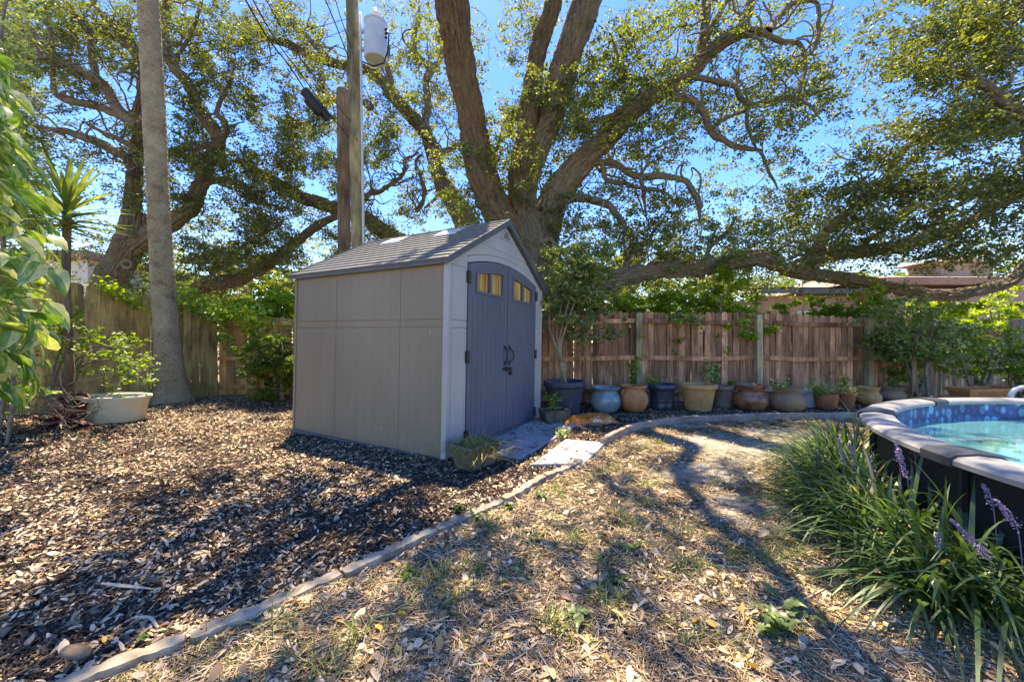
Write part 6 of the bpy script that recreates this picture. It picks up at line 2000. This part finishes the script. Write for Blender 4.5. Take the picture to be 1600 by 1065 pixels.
tag(mesh('grass_tufts', V_, F_, M['grass'], tint=np.repeat(R.random(len(ll)), 3)), 'sparse green grass tufts growing through the leaf litter of the lawn', 'grass', kind='stuff')

# broad leaved weeds
wl = mesh('leaf', *bigleaf(.09, .045, 5, .3, .15), M['shrub'], smooth=True, link=False)
WEEDS = [((716, 800), 'small green weed inside the bed beside the edging'), ((742, 812), 'tiny weed touching the edging left of the shed corner planter'), ((795, 795), 'green weed on the lawn side of the edging below the shed corner'), ((845, 780), 'broad leaved weed right of the edging near the paver'),
         ((900, 965), 'wilted broad leaf sprig in the middle of the lawn'), ((985, 860), 'pale wilted sprig on the lawn below the sand patch'), ((1215, 985), 'largest wilted leafy sprig in the lower right'), ((960, 910), 'small round leaved weed in the centre of the lawn'), ((1245, 965), 'pale wilted leaves beside the largest sprig'), ((640, 900), 'low weed beside the edging in the lower middle'), ((230, 1000), 'single green seedling in the mulch by the edging')]
pw = mesh('leaf', *bigleaf(.11, .055, 5, .3, .15), M['pale'], smooth=True, link=False)
for (px_, py_), lb in WEEDS:
    c = G(px_, py_)
    big = 'argest' in lb
    e = empty('weed', (c[0], c[1], .005), R.uniform(0, 6), lb, 'weed')
    nl = 12 if big else (3 if 'seedling' in lb else 7)
    for k in range(nl):
        a_ = k * 2.4
        inst('leaf', pw if ('wilted' in lb) else wl, e, (R.uniform(-.02, .02) * (3 if big else 1), R.uniform(-.02, .02) * (3 if big else 1), .005 + k * .004), (R.uniform(.1, .8), R.uniform(-.3, .3), a_), (R.uniform(.7, 1.2) * (.75 if big else .7),) * 3)

# single sticks and frond piece
def stick(pts, r, label, name='stick', mat='runner', cat='stick'):
    w = np.array([G(*p[:2]) + [0, 0, p[2]] for p in pts]); q = crom(w, .02)
    Vv, Ff, _ = tube(q, np.linspace(r, r * .5, len(q)), 7)
    return tag(mesh(name, Vv, Ff, M[mat], smooth=True, tint=np.full(len(Ff), .8)), label, cat)


stick([(205, 972, .015), (235, 976, .03), (250, 990, .02), (285, 990, .012)], .009, 'crooked pale stick lying in the mulch beside the edging')
stick([(75, 1045, .01), (110, 1040, .02), (140, 1046, .01)], .005, 'thin pale stick at the lower left corner')
stick([(330, 965, .01), (370, 940, .02), (385, 932, .02)], .005, 'thin straight twig leaning near the edging')
stick([(450, 818, .012), (468, 812, .02)], .014, 'short dark grey bark piece on the mulch', mat='chip')
stick([(1190, 960, .01), (1240, 950, .02), (1290, 925, .02)], .006, 'grey stick beside the wilted sprig in the lower right')
w = np.array([G(158, 922), G(245, 932)]) + [0, 0, .02]
d_ = w[1] - w[0]
V_, F_ = ribbons(w[:1], (d_ / np.linalg.norm(d_))[None], np.array([np.linalg.norm(d_)]), np.array([.022]), np.array([0.0]), 8)
V_[:, 2] += .012
tag(mesh('palm_frond_piece', V_, F_, M['dry'], tint=np.full(8, .8)), 'long pale dry frond strip lying on the mulch', 'dry frond')
# pine cone like bark lump
mb = MB()
c = G(118, 1030)
mb.lathe([(0, -.06), (.02, -.05), (.03, 0), (.022, .05), (0, .065)], 12)
o = mb.build('bark_lump', M['oldpole'], smooth=True); o.location = (c[0], c[1], .025); o.rotation_euler = (PI / 2, 0, 1.4)
tag(o, 'brown rotten wood lump in the mulch at the lower left', 'wood lump')
